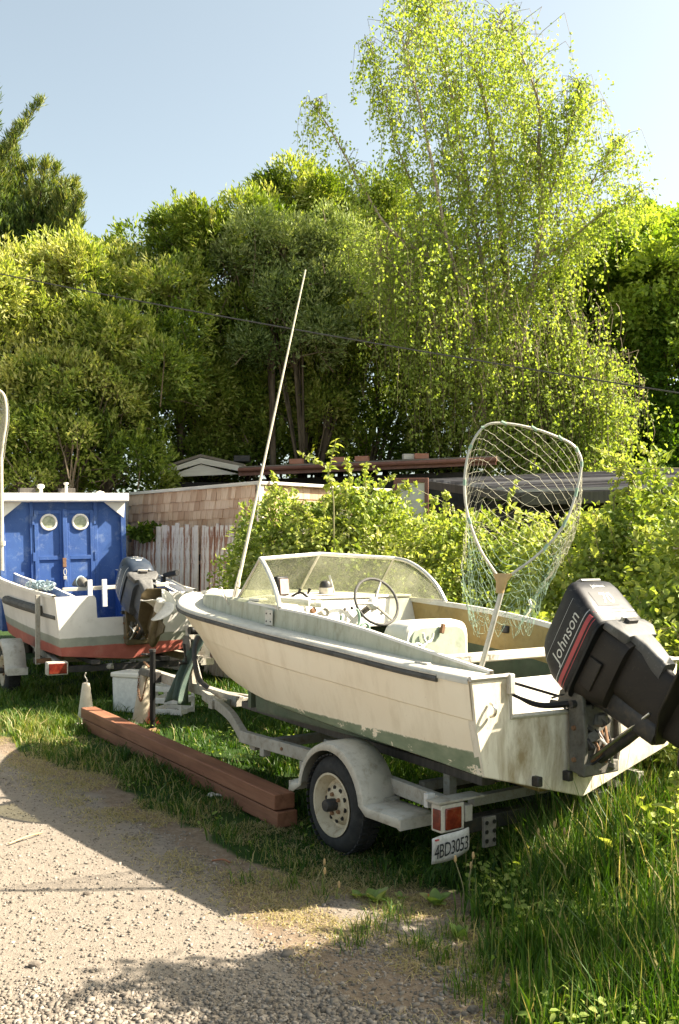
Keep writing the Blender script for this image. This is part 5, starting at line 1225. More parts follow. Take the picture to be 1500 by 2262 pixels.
def trailer2():
    root = empty('boat_trailer', KO, (0, 0, KA), 'rusty galvanised trailer with red tail lamp under the blue cabin boat', 'trailer')
    for g in (1, -1):
        MB().beam((-.10, g * .80, .43), (5.2, g * .30, .48), .07, .09).build('frame_rail', M['galv'], root, bevel=.005)
        if g > 0: MB().box((.45, g * .93, .80), (.05, .05, .78)).build('guide_post', M['galv'], root, bevel=.004)
        MB().box((.45, g * .87, .45), (.05, .16, .05)).build('bracket', M['rust'], root)
        wheel(root, (1.1, g * 1.12, .29), g, .29, .17, .18)
        prof = [(.62, .36), (.72, .36)] + [(1.1 - .36 * math.cos(a), .32 + .34 * math.sin(a)) for a in np.linspace(.2, math.pi - .2, 16)] + [(1.50, .36), (1.60, .36)]
        fo = MB().loft([[(x, g * 1.0, z), (x, g * 1.21, z), (x, g * 1.235, z - .02), (x, g * 1.24, z - .07)] for x, z in prof], closed=False, cap=False).build('fender', M['fender'], root, 45)
        s = fo.modifiers.new('t', 'SOLIDIFY'); s.thickness = .008
        MB().box((.62, g * 1.12, .32), (.01, .23, .08)).build('fender_end', M['fender'], fo)
        if g < 0: continue
        tl = MB().box((-.20, g * .86, .43), (.12, .22, .14)).build('tail_light', M['trim'], root, bevel=.01)
        MB().box((-.262, g * .86, .43), (.012, .19, .11)).build('lens', M['redlens'], tl, bevel=.004)
        MB().beam((-.14, g * .82, .43), (.05, g * .80, .43), .05, .06).build('lamp_arm', M['galv'], tl)
    for x in (.05, 1.1, 2.6, 3.9): MB().box((x, 0, .385), (.07, 1.7 if x < 2 else 1.1, .07)).build('cross_member', M['galv'] if x > 1 else M['darkmetal'], root, bevel=.004)
    for y in (.4, -.4): MB().beam((-.05, y, .455), (3.4, y, .455), .10, .05).build('bunk', M['postwood'], root, bevel=.006)
    for x, y in ((.1, .28), (.15, .05)): MB().tube([(x - .1, y - .08, .40), (x + .08, y + .12, .36)], .035, 10).build('roller', M['trim'], root)
trailer2()
# ------------------------------------------------------------------ TIMBERS, CONES, BOXES
def timbers():
    p, q = np.array((-2.40, 9.42, 0)), np.array((-.36, 6.02, 0)); d = nrm(q - p); L = float(np.linalg.norm(q - p)); a = math.atan2(d[1], d[0])
    for z, off, lab in ((.055, .02, 'lower reddish timber beam lying in the grass under another beam'), (.158, 0, 'upper reddish timber beam stacked on another beam beside the near trailer')):
        mb = MB(); n = 14; rings = []
        r = np.random.default_rng(int(z * 1000))
        for i in range(n + 1):
            t = i / n; b = .004 * math.sin(3 * t + z * 30)
            rings.append([(L * t, -.07 + b, -.047), (L * t, .07 + b, -.047), (L * t, .07 + b, .047 + .002 * math.sin(9 * t)), (L * t, -.07 + b, .047)])
        o = mb.loft(rings).build('timber_beam', M['beamwood'], None, 30, bevel=.006)
        o.location = p + np.array((-.03 * d[1] + off * 0, 0, z)) + (d * off); o.rotation_euler = (0, 0, a + (.004 if off else 0))
        props(o, lab, 'timber beam', 'stacked timber beams')
timbers()
def cone(x, y, h, r0_, r1_, mat, label, lean=(0, 0), tip=True):
    o = empty('traffic_cone', (x, y, 0), (lean[0], lean[1], .3), label, 'traffic cone', 'faded traffic cones')
    MB().lathe([(r0_, .02), (r0_ * .97, .05), (r1_ * 1.04, h - .015), (r1_ * .9, h), (r1_ * .6, h), (0, h - .002)], n=28).build('body', mat, o)
    MB().box((0, 0, .015), (r0_ * 2.5, r0_ * 2.5, .03)).build('base', mat, o, bevel=.012)
    if tip: MB().tube(crom([(0, 0, h - .01), (.01, 0, h + .03), (-.012, .01, h + .07), (.0, .0, h + .10)], 10), .006, 6).build('wire_loop', M['trim'], o)
c1 = at(190, 1600, 9.66); cone(c1[0], c1[1], .40, .085, .036, M['conepale'], 'small bleached pale cone standing at the far end of the timber beams', tip=True)
c2 = at(318, 1598, 9.72); cone(c2[0], c2[1], .56, .115, .03, M['conered'], 'taller grimy cone with a red lower side near the trailer jack', (0.0, .02), tip=False)
def boxes():
    c = at(300, 1530, 10.45)
    root = empty('cool_box', (c[0], c[1], 0), (0, 0, R(-24)), 'white cool box standing in the grass behind the cones', 'cool box')
    MB().box((0, 0, .19), (.36, .30, .36), taper=1.04).build('body', M['white'], root, bevel=.012)
    MB().box((0, 0, .395), (.40, .34, .05)).build('lid', M['deck'], root, bevel=.012)
    MB().tube([(-.19, -.10, .30), (-.215, -.10, .30), (-.215, .10, .30), (-.19, .10, .30)], .010, 6).build('handle', M['white'], root)
    c = at(382, 1545, 10.3)
    root = empty('slatted_crate', (c[0], c[1], 0), (0, 0, R(-18)), 'white open slatted crate in the grass right of the cool box', 'crate')
    for z in (.04, .15, .27, .36):
        for y in (-.15, .15): MB().box((0, y, z), (.34, .012, .055)).build('slat', M['white'], root, bevel=.003)
        for x in (-.165, .165): MB().box((x, 0, z), (.012, .288, .055)).build('slat', M['white'], root, bevel=.003)
    for x in (-.16, .16):
        for y in (-.14, .14): MB().box((x, y, .195), (.03, .03, .385)).build('corner_post', M['white'], root, bevel=.003)
    MB().box((0, 0, .02), (.32, .28, .012)).build('floor', M['white'], root)
boxes()
def litter():
    spots = [((480, 1765), 'pale crumpled scrap lying in the grass in front of the timbers', (.07, .03, .012)), ]
    p = at(480, 1768, 2199 * 1.66 / (1768 - 1222))
    o = MB().loft([[(.07 * math.cos(a) * f, .035 * math.sin(a) * f, .02 + z + .008 * math.sin(3 * a)) for a in np.linspace(0, 6.28, 15)[:-1]] for f, z in ((.9, 0), (1, .006), (.7, .016), (.3, .012))]).build('paper_scrap', M['trim'], None, 60)
    o.location = (p[0], p[1], .01); props(o, spots[0][1], 'scrap')
    for px, py, s, lab in ((190, 838 / 2.5 + 1800, .019, 'largest pale stone lying on the gravel at lower left'), (478 / 2.5, 440 / 2.5 + 1800, .014, 'dark stone on the gravel beside the thin curved shadows'), (1045, 2235, .02, 'pale stone at the gravel edge in the lower right')):
        if px == 190: px = 190 / 2.5
        Y = 2199 * 1.66 / (py - 1222); q = at(px, py, Y); r = np.random.default_rng(int(px))
        bm = bmesh.new(); bmesh.ops.create_icosphere(bm, subdivisions=2, radius=s)
        for v in bm.verts: v.co = Vector((v.co.x * 1.3, v.co.y, v.co.z * .75)) * (1 + .35 * (r.random() - .5))
        me = bpy.data.meshes.new('stone'); bm.to_mesh(me); bm.free(); me.materials.append(M['stone'])
        o = link('stone', me); o.location = (q[0], Y, s * .4); props(o, lab, 'stone', 'larger stones on the gravel')
    for (x0, y0), (x1, y1), lab in (((20, 1868), (92, 1844), 'thin dry stick lying on the sunlit gravel at the left'), ((468, 1906), (508, 1910), 'short reddish stick at the edge of the grass')):
        a = at(x0, y0, 2199 * 1.66 / (y0 - 1222)); b = at(x1, y1, 2199 * 1.66 / (y1 - 1222)); a[2] = b[2] = .012
        o = MB().tube(crom([a, (a + b) / 2 + (.01, .01, .008), b], 10), (.005), 6).build('stick', M['tan'] if x0 < 100 else M['beamwood']); props(o, lab, 'stick', 'sticks on the ground')
litter()
# ------------------------------------------------------------------ TREES AND SHRUBS
def tufts(P, O, per, L, W, spread, r, up=.3, jit=.12, tintf=None, shape=DIAMOND, fold=.2, curl=.12):
    "leaf clusters at tips P with outward directions O"
    n = len(P); Pt = np.repeat(P, per, 0); Ot = np.repeat(O, per, 0); m = len(Pt)
    A = nrm(Ot + spread * rvec(m, r) + np.array((0, 0, up)))
    N = nrm(rvec(m, r) * .8 + Ot + np.array((0, 0, .6)))
    pos = Pt + rvec(m, r) * (jit * r.random(m) ** .6)[:, None]
    V, F, k = leaves(pos, A, N, L * r.uniform(.6, 1.25, m), W * r.uniform(.7, 1.2, m), fold, curl, shape)
    tc = np.repeat(np.clip(r.normal(.45, .16, n) if tintf is None else tintf, 0, 1), per) + r.normal(0, .16, m)
    return V, F, np.repeat(np.clip(tc, 0, 1), k)
def ellip(c, rad, n, r, shell=.62, back=.35, low=-.55):
    d = rvec(n * 3, r); d = d[d[:, 2] > low]
    keep = (d[:, 1] < .25) | (r.random(len(d)) < back); d = d[keep][:n]
    rr = (shell + (1 - shell) * r.random(len(d)) ** .6)[:, None]
    bump = (.72 + .56 * fbm(d[:, :1] * 2.6 + c[0] * 3 + 50, d[:, 2:] * 2.6 + c[1] + d[:, 1:2] * 1.5)) * (1 + r.normal(0, .05, (len(d), 1)))
    return np.array(c) + d * rr * bump * np.array(rad), nrm(d / np.array(rad))
def merge(parts):
    V, F, T = [], [], []; b = 0
    for v, f, t in parts: V.append(v); F.append(f + b); T.append(t); b += len(v)
    return np.vstack(V), np.vstack(F), np.concatenate(T)
def branch_mesh(paths, name, mat, root):
    mb = MB()
    for P, ra, rb in paths:
        P = crom(P, max(4, 3 * len(P))); mb.tube(P, np.linspace(ra, rb, len(P)), 7)
    return mb.build(name, mat, root, 60)
def bushtree(name, label, cat, group, base, lumps, per, L, W, mat, seed, spread=.75, up=.35, jit=.16, shell=.6, tint=.45, trunk=True, twigs=60, barkm='darkbark', sprig=1.0):
    r = np.random.default_rng(seed); base = np.array(base, float)
    root = empty(name, base, (0, 0, 0), label, cat, group)
    parts = []; tips = []
    full = []
    for c, rad, n, tn in lumps:                      # each crown lump breaks up into smaller boughs
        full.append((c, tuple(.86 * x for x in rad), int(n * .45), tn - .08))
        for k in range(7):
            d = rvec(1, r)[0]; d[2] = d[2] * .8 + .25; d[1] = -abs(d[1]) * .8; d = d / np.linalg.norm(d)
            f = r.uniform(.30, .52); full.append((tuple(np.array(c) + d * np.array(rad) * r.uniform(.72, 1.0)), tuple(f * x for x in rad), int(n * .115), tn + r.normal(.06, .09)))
    for c, rad, n, tn in full:
        P, O = ellip(c, rad, n, r, shell); P = P[P[:, 2] > .05]; O = O[:len(P)]
        hole = fbm(P[:, 0] * 1.9 + seed * 3, P[:, 2] * 1.9 + P[:, 1] * 1.2) + r.normal(0, .05, len(P)) > .34; P, O = P[hole], O[hole]
        cl = fbm(P[:, 0] * 1.5 + seed, P[:, 2] * 1.5 + P[:, 1]) - .45
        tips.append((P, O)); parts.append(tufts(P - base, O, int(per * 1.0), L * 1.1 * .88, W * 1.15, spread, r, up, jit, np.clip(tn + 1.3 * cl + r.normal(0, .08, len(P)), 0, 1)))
        # upright leafy shoots that break the outline
        ns = int(sprig * n / 40)
        if ns:
            up_i = np.where(O[:, 2] > -.1)[0]; si = r.choice(up_i, ns); k = 9; t = np.linspace(0, 1, k)[None, :, None]
            hl = r.uniform(.25, .75, (ns, 1, 1)) * min(1, rad[2]); dr = nrm(O[si] * .55 + np.array((.1, 0, .75)) + r.normal(0, .15, (ns, 3)))
            sp = (P[si][:, None] + dr[:, None] * t * hl).reshape(-1, 3); so = np.repeat(dr, k, 0)
            parts.append(tufts(sp - base, so, max(6, per // 2), L * .8, W * .95, spread * .8, r, up, jit * .45, np.clip(np.repeat(tn + .15 + r.normal(0, .12, ns), k), 0, 1)))
    V, F, T = merge(parts)
    props(link('crown', np_mesh('crown', V, F, M[mat], T), root), kind='stuff')
    paths = []
    if trunk:
        for c, rad, n, tn in lumps:
            c = np.array(c); s0 = np.array((base[0] + r.normal(0, .25), base[1] + r.normal(0, .15), 0))
            mid = s0 * .45 + c * .55 + r.normal(0, .2, 3)
            paths.append(([s0 - base, mid - base, c - base], .075, .035))
            for k in range(5):
                d = rvec(1, r)[0] * np.array(rad) * .8; d[2] = abs(d[2]) * .8; d[1] = -abs(d[1]) * .8
                paths.append(([mid - base, c + d * .35 - base + r.normal(0, .08, 3), c + d - base], .028, .008))
        branch_mesh(paths, 'trunk', M[barkm], root)
    # fine twigs catching light
    tw = []
    allP = np.vstack([p for p, o in tips]); allO = np.vstack([o for p, o in tips])
    for i in r.integers(0, len(allP), twigs):
        p, o = allP[i] - base, allO[i]; q = p - o * r.uniform(.4, .9) - np.array((0, 0, r.uniform(.2, .6)))
        tw.append([q, (p + q) / 2 + r.normal(0, .05, 3), p + o * .05])
    tw = np.array(tw); Vv, Ff = tubes(tw, np.tile(np.array((.014, .009, .004)), (len(tw), 1)), 4)
    props(link('twigs', np_mesh('twigs', Vv, Ff, M['twig']), root), kind='stuff')
    return root
def L3(px, py, Y, rx, ry, rz, n, t=.45): return (tuple(at(px, py, Y)), (rx, ry, rz), n, t)
def thicket():
    g = 'evergreen trees behind the sheds'
    bushtree('evergreen_shrub', 'broad yellow green shrub at the left edge behind the blue cabin boat', 'shrub', g, (-5.0, 16.6, 0),
             [L3(80, 790, 16.6, 1.7, 1.2, 1.5, 900, .55), L3(-60, 780, 16.8, 1.5, 1.2, 1.5, 500, .55), L3(250, 710, 17.0, 1.3, 1.1, 1.2, 600, .6), L3(330, 820, 16.4, 1.0, 1.0, 1.1, 420, .45), L3(120, 930, 16.2, 1.7, 1.0, 1.0, 700, .4), L3(210, 640, 17.4, 1.2, 1.0, .75, 420, .62), L3(30, 700, 17.2, 1.2, 1, .9, 380, .6)], 17, .115, .032, 'yellowgreen', 41, tint=.5, twigs=200)
    bushtree('evergreen_tree', 'dense mid green evergreen with upright tufts left of the tall whip aerial', 'tree', g, (-2.6, 18.0, 0),
             [L3(440, 610, 18.0, 1.2, 1.2, 1.15, 700, .5), L3(340, 620, 18.6, .9, 1, .8, 330, .55), L3(540, 570, 18.4, 1.1, 1.1, 1.0, 600, .42), L3(470, 760, 18.0, 1.3, 1.1, 1.3, 800, .35), L3(430, 940, 18.2, 1.4, 1.0, 1.2, 800, .40), L3(560, 850, 18.5, 1.2, 1.0, 1.5, 700, .35)], 17, .115, .032, 'evergreen', 42, twigs=160)
    bushtree('evergreen_tree', 'tallest dark evergreen, its round crown top left of the birch', 'tree', g, (-.6, 20.5, 0),
             [L3(665, 450, 20.5, .95, .9, .62, 420, .42), L3(720, 520, 20.4, 1.0, 1.0, .9, 420, .42), L3(600, 520, 20.6, .8, .9, .8, 300, .45), L3(690, 680, 20, 1.6, 1.2, 1.6, 600, .3), L3(800, 560, 20.6, 1.0, 1, 1.2, 400, .45), L3(860, 500, 20.6, .9, 1, .9, 260, .45)], 16, .12, .034, 'evergreen', 43, twigs=90)
    bushtree('silver_shrub', 'silvery green leafy tree behind the tip of the whip aerial', 'tree', g, (-.7, 17.6, 0),
             [L3(610, 590, 17.6, 1.0, .9, .75, 520, .6), L3(700, 600, 17.8, .95, .9, .9, 480, .6), L3(760, 700, 17.6, 1.1, .9, 1.1, 560, .5), L3(650, 760, 17.4, 1.0, .9, 1.1, 480, .4)], 17, .10, .026, 'silverleaf', 44, twigs=120)
    bushtree('evergreen_tree', 'broad green evergreen directly behind the low house roof', 'tree', g, (.2, 18.2, 0),
             [L3(700, 920, 18.4, 1.5, .9, 1.4, 1000, .4), L3(850, 890, 18.2, 1.4, .9, 1.6, 950, .42), L3(1020, 960, 18.4, 1.3, .9, 1.2, 700, .4), L3(560, 980, 18.4, 1.2, .8, 1.0, 600, .38), L3(950, 700, 18.6, 1.4, 1.0, 1.6, 650, .42), L3(800, 760, 18.3, 1.1, 1.0, 1.1, 500, .4)], 16, .11, .034, 'evergreen', 45, twigs=160)
    bushtree('broadleaf_tree', 'fresh green tree right of the birch, half in shade', 'tree', 'broadleaf trees at the right', (5.0, 18.5, 0),
             [L3(1380, 640, 18.5, 1.2, 1.1, 1.0, 620, .55), L3(1290, 700, 18.8, 1.0, 1.0, 1.1, 480, .5), L3(1470, 560, 19.5, 1.2, 1.0, .85, 420, .62), L3(1390, 800, 18.0, .8, .8, 1.0, 420, .6), L3(1350, 560, 20, 1.0, 1, .6, 260, .6), L3(1420, 540, 20.2, .9, 1, .5, 220, .65)], 17, .11, .05, 'brightleaf', 46, up=-.1, twigs=120)
    bushtree('broadleaf_tree', 'large dark tree at the right edge behind the reed roof', 'tree', 'broadleaf trees at the right', (6.4, 17.2, 0),
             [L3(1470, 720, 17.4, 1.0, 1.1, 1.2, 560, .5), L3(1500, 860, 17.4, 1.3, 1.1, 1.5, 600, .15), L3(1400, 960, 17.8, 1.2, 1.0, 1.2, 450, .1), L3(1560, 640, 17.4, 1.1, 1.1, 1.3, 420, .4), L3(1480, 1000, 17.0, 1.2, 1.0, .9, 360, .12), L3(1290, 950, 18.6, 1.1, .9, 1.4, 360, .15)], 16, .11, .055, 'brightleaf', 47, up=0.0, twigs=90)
    bushtree('evergreen_shrub', 'low green shrub behind the cabin boat roof and shed', 'shrub', 'low shrubs behind the sheds', (-4.4, 15.8, 0),
             [L3(150, 1010, 15.8, 1.3, .8, .8, 520, .45), L3(265, 1010, 16.6, .85, .7, .7, 380, .4), L3(20, 1020, 15.6, 1.0, .8, .8, 340, .5)], 17, .10, .032, 'evergreen', 48, twigs=120)
thicket()
def understory():
    r = np.random.default_rng(55)
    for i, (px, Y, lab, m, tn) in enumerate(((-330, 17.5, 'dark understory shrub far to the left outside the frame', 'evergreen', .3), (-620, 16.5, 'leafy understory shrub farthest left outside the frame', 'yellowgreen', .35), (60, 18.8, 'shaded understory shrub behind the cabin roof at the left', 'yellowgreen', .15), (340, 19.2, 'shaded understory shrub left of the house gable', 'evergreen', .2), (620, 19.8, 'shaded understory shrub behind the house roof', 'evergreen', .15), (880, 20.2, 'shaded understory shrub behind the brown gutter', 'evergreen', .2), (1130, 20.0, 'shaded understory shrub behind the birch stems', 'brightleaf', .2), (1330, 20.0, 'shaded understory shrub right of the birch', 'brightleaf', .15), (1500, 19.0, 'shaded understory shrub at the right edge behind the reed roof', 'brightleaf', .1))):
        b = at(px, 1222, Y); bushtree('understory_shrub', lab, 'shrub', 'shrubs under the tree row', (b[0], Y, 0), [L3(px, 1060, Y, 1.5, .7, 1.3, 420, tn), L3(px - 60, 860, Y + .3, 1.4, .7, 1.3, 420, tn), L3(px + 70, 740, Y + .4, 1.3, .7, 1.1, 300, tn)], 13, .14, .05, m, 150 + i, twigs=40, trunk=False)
understory()
def conifer():
    r = np.random.default_rng(51)
    b = at(-40, 1000, 27.0); b[2] = 0
    root = empty('conifer', b, (0, 0, 0), 'dark conifer with feathery upright tips at the left edge of the sky', 'tree')
    tops = [((-60, 60), 260), ((96, 218), 210), ((62, 268), 200), ((30, 300), 170), ((0, 330), 170), ((126, 362), 170), ((168, 398), 190), ((104, 350), 150), ((182, 432), 150), ((74, 352), 170), ((46, 360), 170), ((-20, 330), 170), ((150, 430), 170), ((168, 470), 160), ((90, 410), 170), ((20, 400), 170), ((130, 420), 170), ((60, 430), 170), ((-40, 250), 200), ((148, 395), 130), ((175, 520), 130), ((186, 478), 110)]
    paths = [([np.zeros(3), at(-40, 560, 27) - b, at(-55, 150, 27) - b], .30, .05)]
    parts = []
    for (px, py), n in tops:
        tip = at(px, py, 27 + r.uniform(-1.3, .4)); arch = py < 300 and px > 0
        root_ = at(-40 + .30 * (px + 40), min(py + 230, 610), 27)
        mid = root_ * .5 + tip * .5 + (np.array((-.55, 0, -.15)) if arch else np.array((.25, 0, -.25))); P = crom([root_, mid, tip], 40)
        paths.append((np.array([root_ - b, mid - b, tip - b]), .06, .012))
        m = int(n * (.8 if arch else 1.7)); t = r.random(m) ** .8; idx = (t * 39).astype(int); c = P[idx]
        wdt = .06 + (.30 if arch else .46) * (1 - t) ** .9
        side = rvec(m, r) * np.array((1, 1, .35)); q = c + side * (wdt * r.random(m) ** .6)[:, None]
        O = nrm(side * .7 + np.array((.15, 0, 1.0)))
        parts.append(tufts(q - b, O, 7, .20, .030, .75, r, .5, .12, np.clip(.22 + .5 * t + r.normal(0, .15, m), 0, 1)))
    for c, rad, n in (((10, 540), (1.9, 1.2, 1.1), 800), ((110, 545), (.9, .9, .8), 360), ((-60, 480), (1.3, 1, 1.8), 500)):
        P, O = ellip(at(*c, 27), rad, n, r, .4); parts.append(tufts(P - b, nrm(O + np.array((0, 0, .8))), 9, .18, .034, .6, r, .3, .16, np.clip(r.normal(.25, .15, len(P)), 0, 1)))
    V, F, T = merge(parts); props(link('crown', np_mesh('crown', V, F, M['needle'], T), root), kind='stuff')
    branch_mesh(paths, 'trunk', M['darkbark'], root)
conifer()
def birch():
    r = np.random.default_rng(61); Y0 = 16.4
    b = at(1165, 1190, Y0); b[2] = 0
    root = empty('birch_tree', b, (0, 0, 0), 'tall birch with several pale stems and thin hanging twigs', 'tree')
    def W(pts, dy=0.0, dy1=None):
        n = len(pts); return np.array([at(px, py, Y0 + dy + ((dy1 if dy1 is not None else dy) - dy) * i / max(1, n - 1)) - b for i, (px, py) in enumerate(pts)])
    limbs = [
        (W([(1165, 1180), (1158, 980), (1152, 822), (1143, 744), (1125, 678), (1116, 600), (1110, 540), (1095, 384), (1074, 240), (1044, 138), (990, 36), (960, -60)], 0, .6), .13, .012),
        (W([(1150, 760), (1158, 708), (1172, 640), (1185, 576), (1196, 450), (1190, 336), (1192, 240), (1160, 140), (1120, 60)], 0, -.6), .085, .010),
        (W([(1172, 640), (1191, 579), (1260, 528), (1320, 480), (1370, 456), (1420, 420)], 0, -.9), .045, .008),
        (W([(1185, 620), (1250, 560), (1290, 450), (1330, 360), (1370, 310)], 0, .8), .040, .007),
        (W([(1125, 690), (1020, 630), (960, 576), (864, 510), (798, 408), (720, 270), (684, 228)], 0, -.8), .050, .007),
        (W([(1120, 650), (1074, 612), (1056, 528), (1029, 390), (990, 180), (936, 36), (915, -40)], 0, -.4), .060, .009),
        (W([(1090, 1180), (1075, 1000), (1062, 828), (1045, 740), (1026, 660), (990, 540), (936, 270), (900, 130), (880, 60)], -.3, -.9), .085, .008),
        (W([(1085, 940), (1040, 860), (960, 720), (880, 600), (830, 540)], -.3, -1.0), .04, .007),
        (W([(1152, 830), (1210, 790), (1280, 820), (1330, 870), (1370, 940)], -.2, -1.0), .035, .006),
        (W([(1195, 470), (1240, 360), (1265, 260), (1290, 180)], -.3, -.5), .032, .006),
        (W([(1110, 540), (1160, 400), (1150, 250), (1110, 120), (1105, 20)], .3, .9), .04, .008),
        (W([(1060, 600), (950, 480), (880, 330), (840, 180), (812, 90)], .2, .4), .032, .006),
    ]
    br = []; mb = MB()
    for P, ra, rb in limbs:
        Q = crom(P, 40); mb.tube(Q, np.linspace(ra * .82, rb * .6, 40), 8)
    mb.build('trunk', M['bark'], root, 60)
    # weights: how much foliage hangs from each limb, along its upper part
    wts = [1.3, 1.2, .6, .8, .42, 1.3, 1.4, .9, 1.5, .85, 1.1, .6]; t0 = [.32, .22, .25, .25, .42, .25, .2, .2, .15, .15, .15, .3]; sig = [.55, .50, .28, .35, .22, .50, .48, .55, .50, .32, .45, .22]
    NT_ = 2300; cnt = (np.array(wts) / sum(wts) * NT_).astype(int); S = []; E = []
    for (P, ra, rb), n, tt, sg in zip(limbs, cnt, t0, sig):
        Q = crom(P, 60); t = tt + (1 - tt) * r.random(n) ** .85; i = np.clip((t * 59).astype(int), 0, 59)
        taper = 1.15 - .55 * t[:, None]
        off = np.clip(r.normal(0, 1, (n, 3)), -1.7, 1.7) * sg * taper * np.array((1, 1.0, .7)); off[:, 2] = np.abs(off[:, 2]) * .5 + .25 * np.hypot(off[:, 0], off[:, 1])
        S.append(Q[i]); E.append(Q[i] + off)
    # lower skirt of hanging foliage
    for px, py, sx, sz, n in ((1230, 900, .80, .75, 620), (1300, 960, .50, .50, 300), (1120, 860, .7, .8, 380), (1180, 1010, .7, .45, 260), (1010, 790, .8, .7, 330), (930, 700, .6, .5, 180), (1260, 760, .5, .5, 180)):
        c = at(px, py, Y0 - .5) - b; e = c + r.normal(0, 1, (n, 3)) * np.array((sx, .6, sz)) * .62; S.append(e + np.array((0, .3, .3))); E.append(e)
    # foliage between the limbs, fuller below than above
    for px, py, sx, sz, n in ((1060, 470, 1.35, 1.0, 300), (1030, 300, 1.0, 1.0, 170), (1190, 400, .75, .9, 130), (990, 140, .62, .7, 130), (1130, 170, .5, .8, 60), (950, 560, .9, .6, 200), (1110, 640, 1.3, .5, 220)):
        c = at(px, py, Y0) - b; e = c + np.clip(r.normal(0, 1, (n, 3)), -1.9, 1.9) * np.array((sx, .8, sz)) * .55; S.append(e - np.array((0, 0, .25)) + r.normal(0, .12, (n, 3))); E.append(e)
    S = np.vstack(S); E = np.vstack(E); n = len(E)
    drop = r.uniform(.3, .95, n); sway = r.normal(0, .10, (n, 3)); sway[:, 2] = 0
    tipp = E + sway - np.array((0, 0, 1)) * drop[:, None]
    mid = (S + E) / 2 + np.array((0, 0, .06)); paths = np.stack([S, mid, E, (E + tipp) / 2 + sway * .4, tipp], 1)
    sel = r.random(n) < .5
    Vv, Ff = tubes(paths[sel], np.tile(np.array((.0065, .005, .004, .003, .0018)), (sel.sum(), 1)), 3)
    props(link('twigs', np_mesh('twigs', Vv, Ff, M['twig']), root), kind='stuff')
    k = 16; f = r.random((n, k)); inner = f < .30; g = (f / .30)[..., None]; out_ = S[:, None] * (.75 - .75 * g) + E[:, None] * (.25 + .75 * g); Lp = E[:, None] * (1 - f[..., None]) + tipp[:, None] * f[..., None] + (sway * .4)[:, None] * (4 * f * (1 - f))[..., None]
    Lp = np.where(inner[..., None], out_, Lp)
    Lp = Lp.reshape(-1, 3) + rvec(n * k, r) * .06; m = n * k
    A = nrm(rvec(m, r) * .8 + np.array((0, 0, -.75))); N = rvec(m, r)
    V, F, kk = leaves(Lp, A, N, r.uniform(.042, .07, m), r.uniform(.032, .052, m), .15, .1)
    T = np.repeat(np.clip(np.repeat(r.normal(.5, .15, n), k) + r.normal(0, .16, m), 0, 1), kk)
    props(link('crown', np_mesh('crown', V, F, M['birchleaf'], T), root), kind='stuff'); print('birch leaves', m)
birch()

